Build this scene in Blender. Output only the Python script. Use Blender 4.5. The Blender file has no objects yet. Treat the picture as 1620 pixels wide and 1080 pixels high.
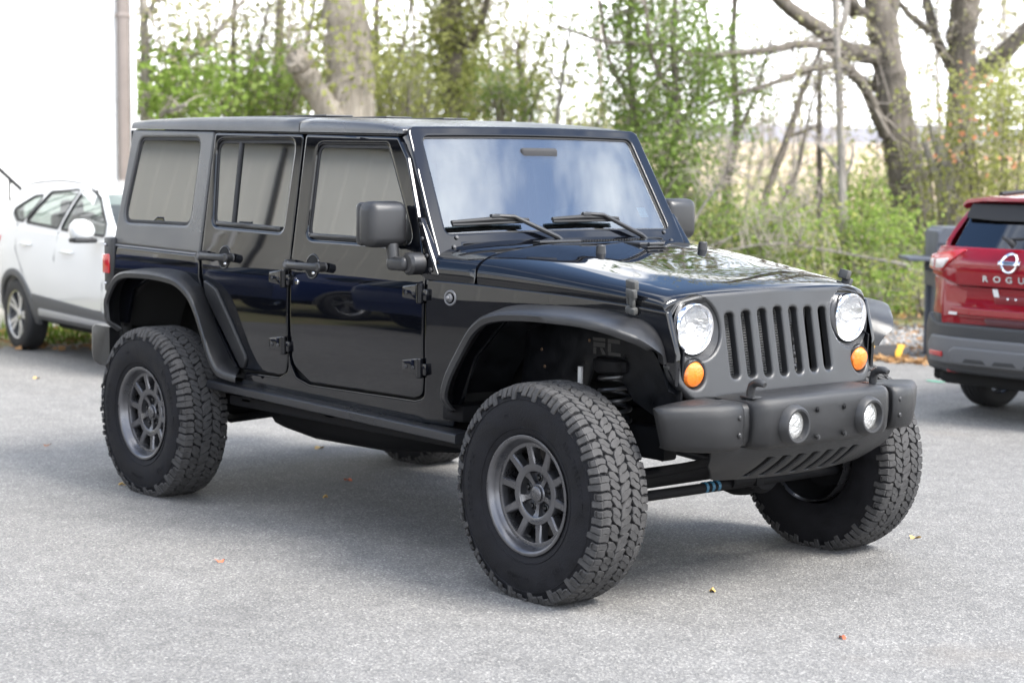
import bpy, bmesh, math, random
import numpy as np
from mathutils import Vector, Matrix
from mathutils.geometry import delaunay_2d_cdt

scene = bpy.context.scene
COL = scene.collection
R_ = math.radians
V = Vector
# ------------------------------------------------------------------ camera
FPX, YAW, PITCH, ROLL = 2983.68, 139.4649, -5.5090, 0.4912
CAM = V((5.3956, -5.6837, 1.6930))
fw = V((math.cos(R_(YAW))*math.cos(R_(PITCH)), math.sin(R_(YAW))*math.cos(R_(PITCH)), math.sin(R_(PITCH))))
rt = fw.cross(V((0, 0, 1))).normalized()
up = rt.cross(fw)
c_, s_ = math.cos(R_(ROLL)), math.sin(R_(ROLL))
rt, up = c_*rt + s_*up, c_*up - s_*rt
camd = bpy.data.cameras.new('camera')
cam = bpy.data.objects.new('camera', camd)
COL.objects.link(cam)
M = Matrix((rt, up, -fw)).transposed().to_4x4()
M.translation = CAM
cam.matrix_world = M
camd.sensor_width = 36
camd.lens = FPX/1620*36
camd.clip_end = 3000
camd.clip_start = .1
camd.dof.use_dof = True
camd.dof.focus_distance = 7.8
camd.dof.aperture_fstop = 2.6
scene.camera = cam
# ------------------------------------------------------------------ world, sun, exposure
SUN = V((.78, .34, 1.0)).normalized()
el = math.asin(SUN.z)
az = math.atan2(SUN.x, SUN.y)            # clockwise from +Y
world = bpy.data.worlds.new('World')
scene.world = world
world.use_nodes = True
wt = world.node_tree
wt.nodes.clear()
N = wt.nodes.new
L = wt.links.new
sky = N('ShaderNodeTexSky'); sky.sky_type = 'NISHITA'; sky.sun_disc = False
sky.sun_elevation = el; sky.sun_rotation = az; sky.altitude = 50; sky.air_density = 1.0; sky.dust_density = .6; sky.ozone_density = 2.0
tc = N('ShaderNodeTexCoord')
sep = N('ShaderNodeSeparateXYZ'); L(tc.outputs['Generated'], sep.inputs[0])
# cloud plane projection: direction / (z + .12)
ad = N('ShaderNodeMath'); ad.operation = 'ADD'; ad.inputs[1].default_value = .22; L(sep.outputs['Z'], ad.inputs[0])
mx = N('ShaderNodeMath'); mx.operation = 'MAXIMUM'; mx.inputs[1].default_value = .05; L(ad.outputs[0], mx.inputs[0])
dv = N('ShaderNodeVectorMath'); dv.operation = 'DIVIDE'
cb = N('ShaderNodeCombineXYZ')
for i in range(3): L(mx.outputs[0], cb.inputs[i])
L(tc.outputs['Generated'], dv.inputs[0]); L(cb.outputs[0], dv.inputs[1])
cn = N('ShaderNodeTexNoise'); cn.inputs['Scale'].default_value = 2.1; cn.inputs['Detail'].default_value = 9; cn.inputs['Roughness'].default_value = .58; cn.inputs['Distortion'].default_value = .35
mpg = N('ShaderNodeMapping'); mpg.inputs['Location'].default_value = (3.1, 1.4, 0); mpg.inputs['Scale'].default_value = (1, 1, .4)
L(dv.outputs[0], mpg.inputs[0]); L(mpg.outputs[0], cn.inputs['Vector'])
cr = N('ShaderNodeValToRGB'); cr.color_ramp.elements[0].position = .48; cr.color_ramp.elements[1].position = .60
L(cn.outputs['Fac'], cr.inputs[0])
# the cloud deck closes towards the horizon
hz = N('ShaderNodeMapRange'); hz.inputs[1].default_value = .10; hz.inputs[2].default_value = .42; hz.inputs[3].default_value = 1; hz.inputs[4].default_value = 0
L(sep.outputs['Z'], hz.inputs[0])
mm = N('ShaderNodeMath'); mm.operation = 'MAXIMUM'; L(cr.outputs[0], mm.inputs[0]); L(hz.outputs[0], mm.inputs[1])
mixc = N('ShaderNodeMix'); mixc.data_type = 'RGBA'
L(mm.outputs[0], mixc.inputs[0]); L(sky.outputs[0], mixc.inputs[6]); mixc.inputs[7].default_value = (11, 11.2, 11.5, 1)
bgn = N('ShaderNodeBackground'); bgn.inputs['Strength'].default_value = .085
L(mixc.outputs[2], bgn.inputs['Color'])
wo = N('ShaderNodeOutputWorld'); L(bgn.outputs[0], wo.inputs[0])
ld = bpy.data.lights.new('sun', 'SUN'); ld.energy = 2.0; ld.angle = R_(24); ld.color = (1, .96, .90)
lo = bpy.data.objects.new('sun', ld); COL.objects.link(lo)
lo.rotation_euler = (-SUN).to_track_quat('-Z', 'Y').to_euler(); lo.location = SUN*40
scene.view_settings.view_transform = 'Standard'
scene.view_settings.look = 'None'
scene.view_settings.exposure = 2.1
scene.view_settings.gamma = 1
scene.cycles.max_bounces = 8; scene.cycles.glossy_bounces = 5; scene.cycles.transparent_max_bounces = 12; scene.cycles.diffuse_bounces = 3
scene.cycles.caustics_reflective = False; scene.cycles.caustics_refractive = False
scene.cycles.sample_clamp_indirect = 6

def at(u, dep, v=None, z=None):
    """world point on the photograph's line of sight (u, v in 1620x1080) at a depth in metres; z puts it on a level."""
    d = fw + rt*((u-810)/FPX) - up*(((540 if v is None else v)-540)/FPX)
    p = CAM + d*dep
    if z is not None: p.z = z
    return p

# ------------------------------------------------------------------ materials
MATS = {}
def mat(name, col, rough=.5, metal=0, coat=0, coat_r=.02, bump=None, var=None, ior=1.5, coat_ior=1.5, emit=0, ecol=None, trans=0, spec=None, coords='Object'):
    """principled material; bump=(scale,strength[,detail]); var=(scale,amount) mottles the colour"""
    if name in MATS: return MATS[name]
    m = bpy.data.materials.new(name); m.use_nodes = True
    nt = m.node_tree; b = nt.nodes['Principled BSDF']
    b.inputs['Base Color'].default_value = (*col, 1)
    b.inputs['Roughness'].default_value = rough
    b.inputs['Metallic'].default_value = metal
    b.inputs['IOR'].default_value = ior
    if spec is not None: b.inputs['Specular IOR Level'].default_value = spec
    b.inputs['Coat Weight'].default_value = coat
    b.inputs['Coat Roughness'].default_value = coat_r
    b.inputs['Coat IOR'].default_value = coat_ior
    b.inputs['Transmission Weight'].default_value = trans
    if emit:
        b.inputs['Emission Color'].default_value = (*(ecol or col), 1); b.inputs['Emission Strength'].default_value = emit
    tcn = nt.nodes.new('ShaderNodeTexCoord')
    if var:
        n = nt.nodes.new('ShaderNodeTexNoise'); n.inputs['Scale'].default_value = var[0]; n.inputs['Detail'].default_value = 6
        nt.links.new(tcn.outputs[coords], n.inputs['Vector'])
        mr = nt.nodes.new('ShaderNodeMapRange'); mr.inputs[1].default_value = .3; mr.inputs[2].default_value = .7
        mr.inputs[3].default_value = 1-var[1]; mr.inputs[4].default_value = 1+var[1]
        nt.links.new(n.outputs['Fac'], mr.inputs[0])
        x = nt.nodes.new('ShaderNodeMix'); x.data_type = 'RGBA'; x.blend_type = 'MULTIPLY'; x.inputs[0].default_value = 1
        x.inputs[6].default_value = (*col, 1); nt.links.new(mr.outputs[0], x.inputs[7]); nt.links.new(x.outputs[2], b.inputs['Base Color'])
        mr2 = nt.nodes.new('ShaderNodeMapRange'); mr2.inputs[1].default_value = .3; mr2.inputs[2].default_value = .7
        mr2.inputs[3].default_value = max(.0, rough-.12*(rough > .2)); mr2.inputs[4].default_value = min(1, rough+.1*(rough > .2))
        nt.links.new(n.outputs['Fac'], mr2.inputs[0]); nt.links.new(mr2.outputs[0], b.inputs['Roughness'])
    if bump:
        n2 = nt.nodes.new('ShaderNodeTexNoise'); n2.inputs['Scale'].default_value = bump[0]; n2.inputs['Detail'].default_value = bump[2] if len(bump) > 2 else 4
        nt.links.new(tcn.outputs[coords], n2.inputs['Vector'])
        bp = nt.nodes.new('ShaderNodeBump'); bp.inputs['Strength'].default_value = bump[1]; bp.inputs['Distance'].default_value = .01
        nt.links.new(n2.outputs['Fac'], bp.inputs['Height']); nt.links.new(bp.outputs[0], b.inputs['Normal'])
    MATS[name] = m
    return m

paint = mat('black_paint', (.0028, .0032, .0048), .25, coat=1, coat_r=.012, coat_ior=1.54, spec=0, bump=(3.5, .012, 2))
dark = mat('underbody_black', (.006, .006, .007), .7, ior=1.25, var=(8, .4))
cavity = mat('cavity_black', (.004, .004, .004), .9)
liner = mat('liner_black', (.005, .0055, .007), .38, ior=1.35, var=(14, .5), bump=(60, .08))
plastic = mat('black_plastic', (.011, .0112, .0125), .42, ior=1.55, var=(5, .18), bump=(900, .12, 2))
bumperm = mat('bumper_plastic', (.0075, .0076, .0085), .44, ior=1.5, var=(4, .2), bump=(700, .2, 2))
hardm = mat('hardtop_texture', (.024, .0245, .026), .32, ior=1.75, var=(2, .08), bump=(800, .15, 2))
grillem = mat('grille_coating', (.012, .0125, .0138), .42, ior=1.6, var=(5, .06), bump=(700, .12, 2))
rubber = mat('tyre_rubber', (.010, .010, .012), .66, ior=1.25, var=(18, .35), bump=(160, .25))
treadm = mat('tread_rubber', (.050, .0488, .049), .8, ior=1.35, var=(30, .3), bump=(240, .3))
sealm = mat('seal_rubber', (.008, .008, .009), .6)
rimm = mat('rim_gunmetal', (.125, .125, .133), .33, metal=.85, var=(20, .08))
steel = mat('bare_steel', (.55, .55, .56), .35, metal=1)
dsteel = mat('dark_steel', (.05, .05, .052), .45, metal=.6, var=(15, .4))
chrome = mat('chrome', (.9, .9, .92), .06, metal=1)
amber = mat('amber_lens', (.85, .20, .015), .15, coat=1, bump=(120, .3))
redl = mat('red_lens', (.45, .01, .012), .15, coat=1)
lampw = mat('lamp_white', (.95, .95, .95), .2, emit=.2, ecol=(1, 1, 1))
fogw = mat('fog_white', (.5, .5, .5), .25, metal=.9, bump=(60, 1), emit=.06, ecol=(1, 1, .97))
interior = mat('interior_dark', (.022, .022, .024), .75, var=(6, .2))
logo = mat('logo_grey', (.032, .031, .030), .6)

def glass(name, tint, keep, ior=1.9):
    """real pane: mirror-like by Fresnel over a tinted see-through sheet"""
    m = bpy.data.materials.new(name); m.use_nodes = True
    nt = m.node_tree; nt.nodes.clear()
    o = nt.nodes.new('ShaderNodeOutputMaterial')
    f = nt.nodes.new('ShaderNodeFresnel')
    ge = nt.nodes.new('ShaderNodeNewGeometry'); mi = nt.nodes.new('ShaderNodeMix'); mi.inputs[2].default_value = ior; mi.inputs[3].default_value = 1/ior   # same mirror from both faces
    nt.links.new(ge.outputs['Backfacing'], mi.inputs[0]); nt.links.new(mi.outputs[0], f.inputs['IOR'])
    g = nt.nodes.new('ShaderNodeBsdfGlossy'); g.inputs['Roughness'].default_value = .004; g.inputs['Color'].default_value = (.96, .98, 1, 1)
    t = nt.nodes.new('ShaderNodeBsdfTransparent'); t.inputs['Color'].default_value = (*[x*keep for x in tint], 1)
    x = nt.nodes.new('ShaderNodeMixShader')
    tcn = nt.nodes.new('ShaderNodeTexCoord')
    n2 = nt.nodes.new('ShaderNodeTexNoise'); n2.inputs['Scale'].default_value = 2.2; n2.inputs['Detail'].default_value = 1
    nt.links.new(tcn.outputs['Object'], n2.inputs['Vector'])
    bp = nt.nodes.new('ShaderNodeBump'); bp.inputs['Strength'].default_value = .02; bp.inputs['Distance'].default_value = .02
    nt.links.new(n2.outputs['Fac'], bp.inputs['Height']); nt.links.new(bp.outputs[0], g.inputs['Normal'])
    nt.links.new(f.outputs[0], x.inputs[0]); nt.links.new(t.outputs[0], x.inputs[1]); nt.links.new(g.outputs[0], x.inputs[2]); nt.links.new(x.outputs[0], o.inputs[0])
    MATS[name] = m
    return m
tint_glass = glass('tinted_side_glass', (.8, .9, 1), .10, 2.5)
wind_glass = glass('windshield_glass', (.85, .97, 1), .50, 2.6)
clear_glass = glass('car_window_glass', (.9, 1, .95), .5, 1.6)
dark_glass = glass('dark_rear_glass', (.8, .9, 1), .05, 1.9)
lens_glass = glass('lamp_lens', (1, 1, 1), .95, 1.5)

# ------------------------------------------------------------------ mesh helpers
def pch(xs, ys):
    """smooth monotone interpolation through points -> function"""
    xs = list(map(float, xs)); ys = list(map(float, ys)); n = len(xs)
    d = [(ys[i+1]-ys[i])/(xs[i+1]-xs[i]) for i in range(n-1)]
    m = [d[0]]+[0 if d[i-1]*d[i] <= 0 else 2*d[i-1]*d[i]/(d[i-1]+d[i]) for i in range(1, n-1)]+[d[-1]]
    def f(x):
        if x <= xs[0]: return ys[0]+m[0]*(x-xs[0])
        if x >= xs[-1]: return ys[-1]+m[-1]*(x-xs[-1])
        for i in range(n-1):
            if x <= xs[i+1]: break
        h = xs[i+1]-xs[i]; t = (x-xs[i])/h
        return (2*t**3-3*t*t+1)*ys[i]+(t**3-2*t*t+t)*h*m[i]+(3*t*t-2*t**3)*ys[i+1]+(t**3-t*t)*h*m[i+1]
    return f

def rp(pts, n=6):
    """polygon with rounded corners: (u, v[, r])"""
    out = []; k = len(pts)
    for i, p in enumerate(pts):
        r = p[2] if len(p) > 2 else 0
        c = V((p[0], p[1]))
        if not r: out.append(c); continue
        a = V(pts[i-1][:2])-c; b = V(pts[(i+1) % k][:2])-c
        la, lb = a.length, b.length; a.normalize(); b.normalize()
        ang = a.angle(b); t = min(r/math.tan(ang/2), la*.48, lb*.48)
        p0, p2 = c+a*t, c+b*t
        for j in range(n+1):
            s = j/n
            out.append(p0*(1-s)**2+c*2*s*(1-s)+p2*s*s)
    return out

def circ(cx, cy, r, n=32, ry=None):
    return [V((cx+r*math.cos(2*math.pi*i/n), cy+(ry or r)*math.sin(2*math.pi*i/n))) for i in range(n)]

def area2(p): return sum(p[i-1].x*p[i].y-p[i].x*p[i-1].y for i in range(len(p)))/2
def inset(p, d):
    n = len(p); out = []
    for i in range(n):
        a = (p[i]-p[i-1]); b = (p[(i+1) % n]-p[i])
        if a.length < 1e-9: a = b
        if b.length < 1e-9: b = a
        na = V((-a.y, a.x)).normalized(); nb = V((-b.y, b.x)).normalized()
        m = na+nb
        if m.length < 1e-6: m = na
        m.normalize(); k = max(.45, m.dot(na))
        out.append(p[i]+m*(d/k))
    return out
def resample(p, step):
    out = []; n = len(p)
    for i in range(n):
        a, b = p[i], p[(i+1) % n]; k = max(1, int(math.ceil((b-a).length/step)))
        for j in range(k): out.append(a.lerp(b, j/k))
    return out
def inside(pt, poly):
    x, y = pt; r = False; n = len(poly); j = n-1
    for i in range(n):
        yi, yj = poly[i].y, poly[j].y
        if (yi > y) != (yj > y) and x < (poly[j].x-poly[i].x)*(y-yi)/(yj-yi)+poly[i].x: r = not r
        j = i
    return r

class B:
    """one mesh under construction"""
    def __init__(s): s.bm = bmesh.new(); s.mi = 0; s.T = None
    def vert(s, p):
        p = V(p)
        return s.bm.verts.new(s.T @ p if s.T else p)
    def face(s, vs):
        try:
            f = s.bm.faces.new(vs); f.material_index = s.mi; return f
        except ValueError: return None
    def loft(s, rings, closed=True, caps=True, loop=False):
        rv = [[s.vert(p) for p in r] for r in rings]; n = len(rv[0]); m = len(rv)
        for i in range(m if loop else m-1):
            a, b = rv[i], rv[(i+1) % m]
            for j in range(n if closed else n-1):
                s.face([a[j], a[(j+1) % n], b[(j+1) % n], b[j]])
        if caps and closed and not loop: s.face(rv[0][::-1]); s.face(rv[-1])
        return s
    def tube(s, path, r, n=8, caps=True):
        path = [V(p) for p in path]; k = len(path)
        rr = r if isinstance(r, (list, tuple)) else [r]*k
        rings = []; ref = None
        for i in range(k):
            t = (path[min(i+1, k-1)]-path[max(i-1, 0)])
            t = t.normalized() if t.length > 1e-9 else V((0, 0, 1))
            if ref is None: ref = t.orthogonal().normalized()
            ref = (ref-t*ref.dot(t))
            ref = ref.normalized() if ref.length > 1e-6 else t.orthogonal().normalized()
            q = t.cross(ref)
            rings.append([path[i]+(ref*math.cos(2*math.pi*j/n)+q*math.sin(2*math.pi*j/n))*rr[i] for j in range(n)])
        return s.loft(rings, True, caps)
    def cyl(s, p0, p1, r, n=24, r2=None, bev=0):
        p0, p1 = V(p0), V(p1); r2 = r if r2 is None else r2; d = (p1-p0).normalized()
        if bev: return s.tube([p0, p0+d*1e-5, p0+d*bev, p1-d*bev, p1-d*1e-5, p1], [max(r-bev, 1e-4), r-bev*.9, r, r2, r2-bev*.9, max(r2-bev, 1e-4)], n)
        return s.tube([p0, p1], [r, r2], n)
    def box(s, c, size, bev=0, rot=None, seg=2):
        m = Matrix.Translation(c) @ (rot.to_4x4() if rot else Matrix()) @ Matrix.Diagonal((*size, 1))
        if s.T: m = s.T @ m
        g = bmesh.ops.create_cube(s.bm, size=1, matrix=m)
        for f in {f for v in g['verts'] for f in v.link_faces}: f.material_index = s.mi
        if bev: bmesh.ops.bevel(s.bm, geom=list({e for v in g['verts'] for e in v.link_edges}), offset=bev, segments=seg, affect='EDGES', profile=.5, clamp_overlap=True, material=-1)
        return s
    def lathe(s, prof, o, axis, n=48, ref=None):
        """prof: list of (radius, distance along axis)"""
        o = V(o); ax = V(axis).normalized(); a = (ref and V(ref)) or ax.orthogonal().normalized(); b = ax.cross(a)
        rings = [[o+ax*h+(a*math.cos(2*math.pi*j/n)+b*math.sin(2*math.pi*j/n))*max(r, 1e-4) for j in range(n)] for r, h in prof]
        return s.loft(rings, True, False)
    def ball(s, c, r, sc=(1, 1, 1), u=16, v=10):
        rings = [[V(c)+V((r*sc[0]*math.sin(a)*math.cos(2*math.pi*j/u), r*sc[1]*math.sin(a)*math.sin(2*math.pi*j/u), r*sc[2]*math.cos(a))) for j in range(u)] for a in [math.pi*(i+.02)/(v+.04) for i in range(v+1)]]
        return s.loft(rings)
    def plate(s, outline, fn, w0, w1, holes=(), ch=.004, step=.07, back=False, hch=None, ring=True):
        """sheet with an outline in (u,v), cut by holes, on the surface fn(u,v,w); rounded rims; thickness w0..w1"""
        sg = 1 if w1 > w0 else -1
        loops = []
        for k, lp in enumerate([outline]+list(holes)):
            lp = [V(p[:2]) if not isinstance(p, Vector) else p for p in lp]
            if (area2(lp) > 0) != (k == 0): lp = lp[::-1]
            loops.append(resample(lp, step))
        pts = []; edges = []; spans = []
        for k, lp in enumerate(loops):
            c = ch if k == 0 or hch is None else hch
            for d in ([c, c+.006] if ring else [c]):
                q = inset(lp, d); b0 = len(pts); pts += q
                edges += [(b0+i, b0+(i+1) % len(q)) for i in range(len(q))]
                if d == c: spans.append((b0, len(q)))
        ins = [inset(lp, (ch if k == 0 or hch is None else hch)+.012) for k, lp in enumerate(loops)]
        us = [p.x for p in loops[0]]; vs = [p.y for p in loops[0]]
        u = min(us)+step*.5
        while u < max(us):
            v = min(vs)+step*.5
            while v < max(vs):
                if inside((u, v), ins[0]) and not any(inside((u, v), h) for h in ins[1:]): pts.append(V((u, v)))
                v += step
            u += step
        ov, oe, of, orv, _, _ = delaunay_2d_cdt(pts, edges, [], 0, 1e-6)
        mp = {}
        for i, o in enumerate(orv):
            for k in o: mp[k] = i
        fv = [inset(loops[k], (ch if k == 0 or hch is None else hch)) for k in range(len(loops))]
        keep = []
        for f in of:
            c = sum((ov[i] for i in f), V((0, 0)))/len(f)
            if inside(c, fv[0]) and not any(inside(c, h) for h in fv[1:]): keep.append(f)
        used = {}
        def gv(i):
            if i not in used: used[i] = s.vert(fn(ov[i].x, ov[i].y, w1))
            return used[i]
        for f in keep: s.face([gv(i) for i in f])
        for k, lp in enumerate(loops):
            c = ch if k == 0 or hch is None else hch
            b0, n = spans[k]
            r0 = [gv(mp[b0+i]) for i in range(n)]
            q1 = inset(lp, c*.3)
            rings = [r0, [s.vert(fn(q1[i].x, q1[i].y, w1-sg*c*.3)) for i in range(n)], [s.vert(fn(lp[i].x, lp[i].y, w1-sg*c)) for i in range(n)], [s.vert(fn(lp[i].x, lp[i].y, w0)) for i in range(n)]]
            for a, b in zip(rings, rings[1:]):
                for i in range(n): s.face([a[i], a[(i+1) % n], b[(i+1) % n], b[i]])
        if back:
            bk = {}
            def gb(i):
                if i not in bk: bk[i] = s.vert(fn(ov[i].x, ov[i].y, w0))
                return bk[i]
            for f in keep: s.face([gb(i) for i in f][::-1])
        return s
    def text(s, body, size, fn, depth=.002, cx=0, cy=0, spacing=1, bold=0, xs=1):
        cu = bpy.data.curves.new('t', 'FONT'); cu.body = body; cu.size = size; cu.extrude = depth/2; cu.align_x = 'CENTER'; cu.align_y = 'CENTER'; cu.space_character = spacing; cu.offset = bold
        ob = bpy.data.objects.new('t', cu); me = ob.to_mesh()
        vs = [s.vert(fn(cx+v.co.x*xs, cy+v.co.y, v.co.z+depth/2)) for v in me.vertices]
        for p in me.polygons: s.face([vs[i] for i in p.vertices])
        ob.to_mesh_clear(); bpy.data.objects.remove(ob); bpy.data.curves.remove(cu)
        return s
    def build(s, name, mats, parent=None, ang=35, recalc=True, flat=False):
        if recalc: bmesh.ops.recalc_face_normals(s.bm, faces=s.bm.faces)
        me = bpy.data.meshes.new(name); s.bm.to_mesh(me); s.bm.free()
        for m in (mats if isinstance(mats, (list, tuple)) else [mats]): me.materials.append(m)
        if not flat:
            me.polygons.foreach_set('use_smooth', [True]*len(me.polygons))
            me.set_sharp_from_angle(angle=R_(ang))
        o = bpy.data.objects.new(name, me); COL.objects.link(o)
        if parent: o.parent = parent
        return o

def empty(name, loc=(0, 0, 0), rz=0, parent=None):
    o = bpy.data.objects.new(name, None); COL.objects.link(o); o.location = loc; o.rotation_euler = (0, 0, rz); o.empty_display_size = .2
    if parent: o.parent = parent
    return o
def tag(o, label=None, cat=None, group=None, kind=None):
    if label: o['label'] = label
    if cat: o['category'] = cat
    if group: o['group'] = group
    if kind: o['kind'] = kind
    return o
def kids(o): return [c for c in bpy.data.objects if c.parent == o]
def copy_tree(o, parent=None):
    c = o.copy(); COL.objects.link(c); c.parent = parent
    for ch in kids(o): copy_tree(ch, c)
    return c
# ================================================================== ground
def asphalt_mat():
    m = bpy.data.materials.new('asphalt'); m.use_nodes = True; nt = m.node_tree; b = nt.nodes['Principled BSDF']; Nn = nt.nodes.new; Lk = nt.links.new
    t = Nn('ShaderNodeTexCoord')
    def noise(sc, det=4, ro=.6):
        n = Nn('ShaderNodeTexNoise'); n.inputs['Scale'].default_value = sc; n.inputs['Detail'].default_value = det; n.inputs['Roughness'].default_value = ro; Lk(t.outputs['Object'], n.inputs['Vector']); return n
    vo = Nn('ShaderNodeTexVoronoi'); vo.inputs['Scale'].default_value = 140; vo.inputs['Randomness'].default_value = 1; Lk(t.outputs['Object'], vo.inputs['Vector'])
    # chip colour per aggregate stone
    r1 = Nn('ShaderNodeValToRGB'); e = r1.color_ramp.elements
    e[0].position = 0; e[0].color = (.098, .096, .093, 1); e[1].position = 1; e[1].color = (.31, .302, .285, 1)
    for p, c in ((.35, (.133, .130, .127)), (.62, (.166, .162, .156)), (.88, (.205, .199, .187))):
        q = e.new(p); q.color = (*c, 1)
    sp = Nn('ShaderNodeSeparateColor'); Lk(vo.outputs['Color'], sp.inputs[0]); Lk(sp.outputs[0], r1.inputs[0])
    n1 = noise(.55, 5); n2 = noise(6, 5, .7)
    mr = Nn('ShaderNodeMapRange'); mr.inputs[1].default_value = .3; mr.inputs[2].default_value = .7; mr.inputs[3].default_value = .86; mr.inputs[4].default_value = 1.12; Lk(n1.outputs['Fac'], mr.inputs[0])
    mr2 = Nn('ShaderNodeMapRange'); mr2.inputs[1].default_value = .3; mr2.inputs[2].default_value = .7; mr2.inputs[3].default_value = .85; mr2.inputs[4].default_value = 1.15; Lk(n2.outputs['Fac'], mr2.inputs[0])
    mu = Nn('ShaderNodeMath'); mu.operation = 'MULTIPLY'; Lk(mr.outputs[0], mu.inputs[0]); Lk(mr2.outputs[0], mu.inputs[1])
    x = Nn('ShaderNodeMix'); x.data_type = 'RGBA'; x.blend_type = 'MULTIPLY'; x.inputs[0].default_value = 1; Lk(r1.outputs[0], x.inputs[6]); Lk(mu.outputs[0], x.inputs[7])
    # faint brown stain patches
    n3 = noise(.9, 3); rs = Nn('ShaderNodeMapRange'); rs.inputs[1].default_value = .62; rs.inputs[2].default_value = .75; rs.inputs[3].default_value = 0; rs.inputs[4].default_value = .35; Lk(n3.outputs['Fac'], rs.inputs[0])
    x2 = Nn('ShaderNodeMix'); x2.data_type = 'RGBA'; Lk(rs.outputs[0], x2.inputs[0]); Lk(x.outputs[2], x2.inputs[6]); x2.inputs[7].default_value = (.15, .13, .11, 1)
    Lk(x2.outputs[2], b.inputs['Base Color']); b.inputs['Roughness'].default_value = .78
    bp = Nn('ShaderNodeBump'); bp.inputs['Strength'].default_value = .55; bp.inputs['Distance'].default_value = .004
    Lk(vo.outputs['Distance'], bp.inputs['Height']); Lk(bp.outputs[0], b.inputs['Normal'])
    return m
def litter_mat(name, cols, scale=9, bump=.8):
    m = bpy.data.materials.new(name); m.use_nodes = True; nt = m.node_tree; b = nt.nodes['Principled BSDF']
    t = nt.nodes.new('ShaderNodeTexCoord'); n = nt.nodes.new('ShaderNodeTexNoise'); n.inputs['Scale'].default_value = scale; n.inputs['Detail'].default_value = 10; n.inputs['Roughness'].default_value = .7
    nt.links.new(t.outputs['Object'], n.inputs['Vector'])
    r = nt.nodes.new('ShaderNodeValToRGB'); e = r.color_ramp.elements; e[0].position = .3; e[0].color = (*cols[0], 1); e[1].position = .7; e[1].color = (*cols[-1], 1)
    for i, c in enumerate(cols[1:-1]): q = e.new(.3+.4*(i+1)/(len(cols)-1)); q.color = (*c, 1)
    nt.links.new(n.outputs['Fac'], r.inputs[0]); nt.links.new(r.outputs[0], b.inputs['Base Color']); b.inputs['Roughness'].default_value = .9
    bp = nt.nodes.new('ShaderNodeBump'); bp.inputs['Strength'].default_value = bump; bp.inputs['Distance'].default_value = .03; nt.links.new(n.outputs['Fac'], bp.inputs['Height']); nt.links.new(bp.outputs[0], b.inputs['Normal'])
    return m
# terrain: flat by the lot, dipping behind the trees and rising to a tan field and a far ridge
b = B(); view = V((-.7598, .65, 0)); lat = V((.65, .7598, 0))
deps = [-60, -20, 0, 10, 16, 22, 30, 45, 70, 110, 170, 200]; hz_ = pch([-60, 16, 22, 30, 45, 70, 110, 170, 200], [-.02, -.02, -.10, -.25, -.2, .55, 1.8, 3.3, 3.6])
b.loft([[V((CAM.x, CAM.y, 0))+view*d+lat*x+V((0, 0, hz_(d))) for x in np.linspace(-220, 220, 40)] for d in deps], closed=False)
tag(b.build('ground', [litter_mat('leaf_litter_ground', [(.10, .075, .045), (.20, .155, .10), (.13, .15, .05), (.27, .21, .14)], 5)], ang=80), kind='structure')
b = B(); b.loft([[V((CAM.x, CAM.y, 0))+view*d+lat*x+V((0, 0, hz_(d)+.06)) for x in np.linspace(-140, 140, 30)] for d in (52, 60, 70, 90, 110, 140, 170, 199)], closed=False)
tag(b.build('field', [litter_mat('dry_field', [(.36, .27, .17), (.46, .35, .23), (.40, .33, .19)], .8, .2)], ang=80), kind='structure')
b = B(); rg = random.Random(4); hl = []
for x in np.linspace(-420, 420, 60): hl.append(8.6+1.2*math.sin(x*.013+1)+rg.uniform(-.35, .35))
b.loft([[V((CAM.x, CAM.y, 0))+view*d+lat*x+V((0, 0, hl[i]*k-1*(k == 0))) for i, x in enumerate(np.linspace(-420, 420, 60))] for d, k in ((330, 0), (360, .6), (420, 1), (560, 1.05))], closed=False)
tag(b.build('hill', [litter_mat('bare_woods', [(.13, .13, .15), (.22, .21, .23), (.17, .17, .18)], .15, .3)], ang=80), kind='structure')
edge = [(-10.3, -40), (-10.25, 1.6), (-10.15, 2.2), (-9.6, 3.6), (-8.4, 5.2), (-6.6, 6.9), (-5.2, 7.45), (-4.4, 7.55), (-2.5, 8.3), (3, 10.5), (12, 13), (40, 16)]
b = B(); rg = random.Random(3)
pe = resample([V(p) for p in edge]+[V((60, 14)), V((60, -60)), V((-10.3, -60))], .35)
pe = [p+V((rg.uniform(-.04, .04), rg.uniform(-.04, .04))) if p.y > -10 and p.x < 20 and p.y < 13 else p for p in pe]
b.plate(pe, lambda u, v, w: V((u, v, w)), -.05, 0.0, ch=.01, step=4, ring=False)
tag(b.build('asphalt_lot', [asphalt_mat()], ang=30), kind='structure')
b = B(); gp = rp([(-6.9, 6.4, .3), (-5.2, 7.40), (-4.4, 7.5), (-1.5, 8.5), (3, 10.4), (4, 13), (-2, 12.6, .5), (-6.4, 11.2, .6), (-7.6, 9.0, .5)])
b.plate(resample(gp, .3), lambda u, v, w: V((u, v, w)), -.05, -.006, ch=.01, step=1, ring=False)
tag(b.build('gravel_verge', [litter_mat('gravel', [(.12, .12, .12), (.26, .26, .26), (.20, .19, .18), (.40, .39, .37)], 26, 1)], ang=30), kind='structure')
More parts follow.
